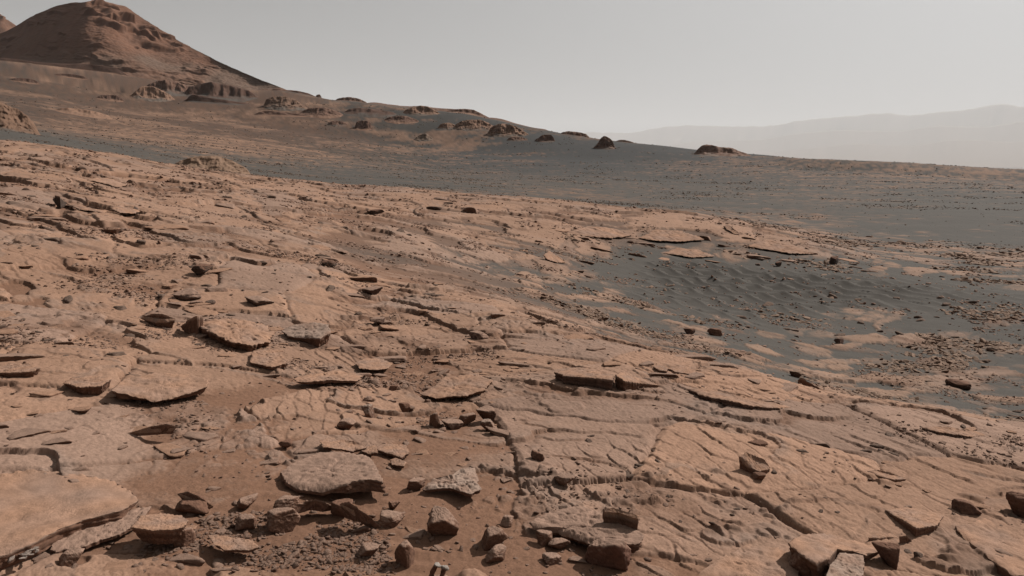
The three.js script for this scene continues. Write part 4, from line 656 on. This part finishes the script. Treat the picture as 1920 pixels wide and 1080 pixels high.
plate('fin shaped rock at the left end of the dark slope outcrop', [[98, 374, 0.06], [104, 366, 0.24], [112, 368, 0.24], [126, 380, 0.06], [112, 378, 0.09]], { stand: true, from: 14, under: .3, rough: .1, n: 90, side: [.07, .05, .04] });
plate('long dark outcrop slab across the left bedrock slope', [[120, 380, 0.15], [150, 382, 0.19], [180, 388, 0.20], [206, 396, 0.12], [190, 398, 0.10], [150, 392, 0.10]], { from: 14, under: .3, rough: .1, n: 130, side: [.06, .045, .04] });
plate('rounded dark outcrop at the right end of the slope outcrop', [[204, 388, 0.15], [228, 384, 0.24], [250, 386, 0.25], [270, 394, 0.12], [250, 400, 0.06], [224, 398, 0.09]], { from: 14, under: .3, rough: .1, n: 120, side: [.06, .045, .04] });
boulder('dark long stone near the crest of the pale bedrock', 828, 377, 30, 6, { seed: 131, side: [.09, .06, .05] });
boulder('dark stone under the pale crest, left of the long one', 704, 403, 34, 10, { seed: 132, side: [.07, .05, .04], tone: C_SIDE });
boulder('broken dark boulders on the slope beside pale plates', 380, 516, 36, 16, { seed: 133, side: [.07, .05, .04], tone: C_SIDE });
boulder('small black cleft stone right of the broken dark boulders', 618, 499, 28, 10, { seed: 134, side: [.07, .05, .04], tone: C_SIDE });
/* ------------------------------------------------------------------ the ground, one sheet to the horizon */
{
  const azs = [], rs = [];
  for (let a = -180; a < -46; a += 2.5) azs.push(a);
  for (let i = 0; i <= NAZ; i++) azs.push(-46 + 92 * i / NAZ);
  for (let a = 48.5; a <= 180; a += 2.5) azs.push(a);
  azs[azs.length - 1] = 180;
  for (let r = 0.6; r < 2.5; r *= 1.05) rs.push(r);
  for (let r = 2.5; r < 3; r *= 1.008) rs.push(r);
  for (let r = 3; r < 8.5; r *= 1.0026) rs.push(r);
  for (let r = 8.5; r < 15; r *= 1 + RS) rs.push(r);
  for (let r = 15; r < 62; r *= 1 + RS * 1.45) rs.push(r);
  for (let r = 62; r < 700; r *= 1 + RS * 3.0) rs.push(r);
  for (let r = 700; r <= 66000; r *= 1.05) rs.push(r);
  const mesh = gridMesh(azs.length, rs.length, (i, j) => {
    const a = azs[i] * D2R, r = rs[j], x = r * Math.sin(a), z = -r * Math.cos(a);
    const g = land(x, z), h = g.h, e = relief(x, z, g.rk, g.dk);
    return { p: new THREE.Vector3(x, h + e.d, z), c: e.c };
  }, matGround);
  const p = mesh.geometry.attributes.position, uv = mesh.geometry.attributes.uv;
  for (let k = 0; k < p.count; k++) uv.setXY(k, p.getX(k) / 0.9, p.getZ(k) / 0.9);
  groundMesh = put(mesh, 'ground', 'reddish bedrock and sand ground falling to dark sand plains', null, null, 'structure');
}
/* ------------------------------------------------------------------ rocks on the ground */
for (const job of ROCK_JOBS) job();
const surface = (x, z) => { const g = land(x, z), h = g.h; const e = relief(x, z, g.rk, g.dk); return { y: h + e.d, rock: e.rock, dk: g.dk, rk: g.rk }; };
const shapes = [];
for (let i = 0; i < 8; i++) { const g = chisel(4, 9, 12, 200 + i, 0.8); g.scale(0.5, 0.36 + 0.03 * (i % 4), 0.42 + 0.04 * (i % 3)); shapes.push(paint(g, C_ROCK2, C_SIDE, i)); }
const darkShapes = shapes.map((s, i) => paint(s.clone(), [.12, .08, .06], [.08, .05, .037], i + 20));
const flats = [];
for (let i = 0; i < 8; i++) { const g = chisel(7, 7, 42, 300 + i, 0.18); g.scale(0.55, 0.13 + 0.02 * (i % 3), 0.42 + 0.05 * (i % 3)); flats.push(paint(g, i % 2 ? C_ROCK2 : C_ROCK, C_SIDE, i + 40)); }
{ // bluish white crumbly patch of chips on the corner of the big plate
  const g = ground(28, 1034, .1), grp = new THREE.Group(); grp.position.set(g.x, g.y - .012, g.z);
  const chipMat = [.33, .265, .225];
  for (let i = 0; i < 34; i++) { const c = paint(chisel(3, 7, 16, 500 + i, .5), chipMat, [.22, .165, .135], i), a = rr(0, 6.28), q = Math.sqrt(rnd()), m = new THREE.Mesh(c, matRock), z = rr(.005, .014); m.scale.set(z * 1.5, z * .5, z); m.position.set(Math.cos(a) * q * .095, 0.004, Math.sin(a) * q * .055); m.rotation.set(rr(-.4, .4), rr(0, 6), rr(-.4, .4)); m.castShadow = m.receiveShadow = true; m.name = i ? `chip_${String(i).padStart(3, '0')}` : 'chip'; grp.add(m); }
  put(grp, 'chip_patch', 'pale greyish white patch of crumbled chips on the lower left corner of the big plate', 'rock chips');
}
/* single stones, counted out by region */
function stones(name, label, category, group, count, geos, x0, x1, y0, y1, w0, w1, ok) {
  const protos = [];
  for (let n = 0, tries = 0; n < count && tries < count * 60; tries++) {
    const px = rr(x0, x1), py = rr(y0, y1); if (ok && !ok(px, py)) continue;
    const g = ground(px, py), s = surface(g.x, g.z), m = Math.hypot(g.r, g.y - EYE) / F, size = mix(w0, w1, Math.pow(rnd(), 2.2)) * m, v = Math.floor(rnd() * geos.length);
    const o = protos[v] ? protos[v].clone() : protos[v] = new THREE.Mesh(geos[v], matRock);
    o.position.set(g.x, s.y - size * 0.08, g.z); o.rotation.set(rr(-.25, .25), rr(0, 6.28), rr(-.25, .25)); o.scale.set(size * rr(.85, 1.2), size * rr(.7, 1.2), size * rr(.8, 1.1));
    put(o, name, label, category, group); n++;
  }
}
const near = (px, py, cx, cy, rx, ry) => Math.hypot((px - cx) / rx, (py - cy) / ry) < 0.4 + rnd() * 0.9;
stones('stone', 'small brown stone strewn in the sandy gully at the centre', 'stone', 'small stones strewn in the sandy gully at the centre', 80, shapes, 560, 980, 640, 835, 9, 24, (x, y) => near(x, y, 770, 745, 150, 80));
stones('stone', 'small angular stone lying on the red sand of the foreground', 'stone', 'small stones on the red sand of the foreground', 70, shapes, 120, 1010, 840, 1078, 9, 26, (x, y) => n2(x * .012, y * .02) > 0.02);
stones('stone', 'dark brown stone lying on the flat right foreground bedrock', 'stone', 'dark stones on the right foreground bedrock', 34, darkShapes, 1010, 1910, 800, 1070, 9, 20, (x, y) => n2(x * .008 + 4, y * .02) > 0.12);
stones('stone', 'dark stone lying in the grey sand hollow', 'stone', 'dark stones scattered in the grey sand hollow', 70, darkShapes, 1080, 1915, 480, 800, 7, 20, (x, y) => y < 560 + (x - 1080) * 0.30 && !near(x, y, 1350, 545, 170, 45));
stones('stone', 'dark stone lying on the pale bedrock slope at left', 'stone', 'dark stones on the pale bedrock slope at left', 90, darkShapes, 0, 860, 300, 690, 7, 26, (x, y) => y > 300 + x * 0.09);
// broken slabs in front of the bedrock spur, tilted up so that their near faces are dark
{
  const protos = [];
  [[1052, 438, 40], [1096, 452, 34], [1128, 470, 46], [1168, 446, 38], [1188, 478, 44], [1214, 458, 30], [1246, 486, 40], [1262, 452, 44], [1296, 470, 36], [1318, 446, 40], [1338, 492, 34], [1362, 462, 42], [1398, 450, 34], [1420, 482, 44], [1452, 466, 34], [1486, 490, 38], [1520, 476, 40], [1546, 502, 30], [1590, 488, 38], [1628, 510, 36], [1090, 490, 34], [1010, 456, 30], [980, 470, 38], [940, 448, 30]].forEach(([px, py, w], i) => {
    const g = ground(px, py, 0, 14), s = surface(g.x, g.z), m = Math.hypot(g.r, g.y - EYE) / F, size = w * rr(.45, .8) * m, v = i % 8, o = protos[v] ? protos[v].clone() : protos[v] = new THREE.Mesh(flats[v], matRock);
    o.position.set(g.x, s.y - size * 0.02, g.z); o.rotation.set(rr(-.16, .06), rr(-.6, .6), rr(-.25, -.06)); o.scale.set(size * 1.15, size * rr(.6, 1.1), size * rr(.8, 1.3));
    put(o, 'rock_slab', 'broken slab tilted up on the bedrock spur above the rippled sand', 'rock slab', 'broken slabs on the bedrock spur above the rippled sand');
  });
}
/* broken plates of the bedrock: pieces of the ground */
{
  const N = 290; let n = 0;
  for (let t = 0; t < 20000 && n < N; t++) {
    let px = rr(-40, 1960), py = 300 + 780 * Math.pow(rnd(), 1.1), g = ground(px, py), by = false;
    if (n < 120) { const p = PADS[Math.floor(rnd() * PADS.length)]; if (p[2] < .09 || Math.hypot(p[0], p[1]) > 10) continue; const an = rr(0, 6.28), q = p[2] * rr(1.0, 1.6), x = p[0] + Math.cos(an) * q, z = p[1] + Math.sin(an) * q; g = { x, z, y: land(x, z).h, r: Math.hypot(x, z) }; by = true; } if (g.r > 38 || g.r < 3.2) continue;
    const s = surface(g.x, g.z); if (!by && (s.dk > .4 || (s.rock < 0.5 && rnd() > 0.25))) continue; if (!by && (n2(g.x * .5 + 3, g.z * .5) < -0.02 || padAt(g.x, g.z) > 0)) continue; if (px > 1000 && g.r < 6.5 && rnd() < .8) continue;
    const m = Math.hypot(g.r, g.y - EYE) / F, size = mix(12, by ? 34 : 50, Math.pow(rnd(), 2.2)) * m * mix(1, .75, smooth(10, 28, g.r)), o = new THREE.Mesh(flats[n % 8], matRock);
    o.position.set(g.x, s.y - size * 0.03, g.z); o.rotation.set(rr(-.13, .08), rr(-.7, .7), rr(-.16, .1)); o.scale.set(size * rr(.9, 1.3), size * rr(.7, 1.5), size * rr(.7, 1.1));
    o.castShadow = o.receiveShadow = true; o.name = n ? `slab_${String(n).padStart(3, '0')}` : 'slab'; groundMesh.add(o); n++;
  }
}
/* gravel and rubble nobody could count */
function litter(name, label, category, geos, count, r0, r1, s0, s1, density) {
  const per = geos.map(() => []), M = new THREE.Matrix4(), q = new THREE.Quaternion(), e = new THREE.Euler();
  for (let n = 0, t = 0; n < count && t < count * 12; t++) {
    const a = rr(-44, 44) * D2R, r = Math.exp(rr(Math.log(r0), Math.log(r1))), x = r * Math.sin(a), z = -r * Math.cos(a), d = density(x, z, r); if (rnd() > d) continue;
    const s = surface(x, z); if (typeof density.rock === 'function' && rnd() > density.rock(s)) continue;
    const size = mix(s0, s1, Math.pow(rnd(), 3.4)) * (density.grow ? Math.pow(r / r0, .85) : 1);
    M.compose(new THREE.Vector3(x, s.y + size * 0.03, z), q.setFromEuler(e.set(rr(-.5, .5), rr(0, 6.28), rr(-.5, .5))), new THREE.Vector3(size * rr(.8, 1.3), size * rr(.6, 1.2), size * rr(.8, 1.2)));
    per[n % geos.length].push(M.clone()); n++;
  }
  per.forEach((list, i) => { if (!list.length) return; const I = new THREE.InstancedMesh(geos[i], matRock, list.length); list.forEach((m, k) => I.setMatrixAt(k, m)); I.instanceMatrix.needsUpdate = true; put(I, name, label, category, null, 'stuff'); });
}
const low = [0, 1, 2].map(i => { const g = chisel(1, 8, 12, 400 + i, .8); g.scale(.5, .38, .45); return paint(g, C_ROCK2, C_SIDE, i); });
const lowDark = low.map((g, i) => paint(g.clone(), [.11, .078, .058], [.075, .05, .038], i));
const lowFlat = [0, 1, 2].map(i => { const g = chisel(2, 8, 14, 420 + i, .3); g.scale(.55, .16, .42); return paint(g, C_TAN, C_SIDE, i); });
const fn = (f, o) => Object.assign(f, o);
litter('gravel', 'fine gravel and chips on the foreground sand', 'gravel', low, 16000, 2.9, 9, 0.004, 0.032, fn((x, z, r) => clamp(0.02 + 1.1 * smooth(0.15, 0.5, n2(x * 1.1 + 5, z * 1.1) + 0.4 * n2(x * 3, z * 3))), { rock: s => (1 - 0.75 * s.rock) * (1 - .8 * smooth(.6, .85, s.rk)) }));
litter('rubble', 'loose rubble along the ledges of the bedrock slope', 'rubble', low, 36000, 6, 55, 0.006, 0.034, fn((x, z, r) => clamp(0.03 + 1.2 * smooth(0.12, 0.45, n2(x * 0.5 + 9, z * 0.7) + 0.45 * n2(x * 1.7, z * 2.2))), { grow: 1, rock: s => 1 - .5 * s.dk }));
litter('rubble', 'flat tan rock chips lying in the grey sand hollow', 'rubble', lowFlat, 24000, 8, 60, 0.012, 0.085, fn((x, z, r) => clamp(1.3 * smooth(0.1, 0.5, n2(x * 0.25 + 2, z * 0.4) + 0.4 * n2(x, z * 1.4)) * smooth(-.05, .25, Math.atan2(x, -z))), { grow: 1, rock: s => smooth(.25, .6, s.dk) * (s.rk < .12 ? 0.015 : smooth(.12, .5, s.rk)) }));
litter('rubble', 'dark rubble speckled over the far plain', 'rubble', lowDark, 34000, 50, 700, 0.03, 0.16, fn((x, z, r) => clamp(0.02 + 1.1 * smooth(0.05, 0.5, n2(x * 0.035, z * 0.05) + 0.5 * n2(x * 0.16, z * 0.22)))  , { grow: 1, rock: s => 0.3 + 0.7 * s.rk }));
renderer.render(scene, camera);
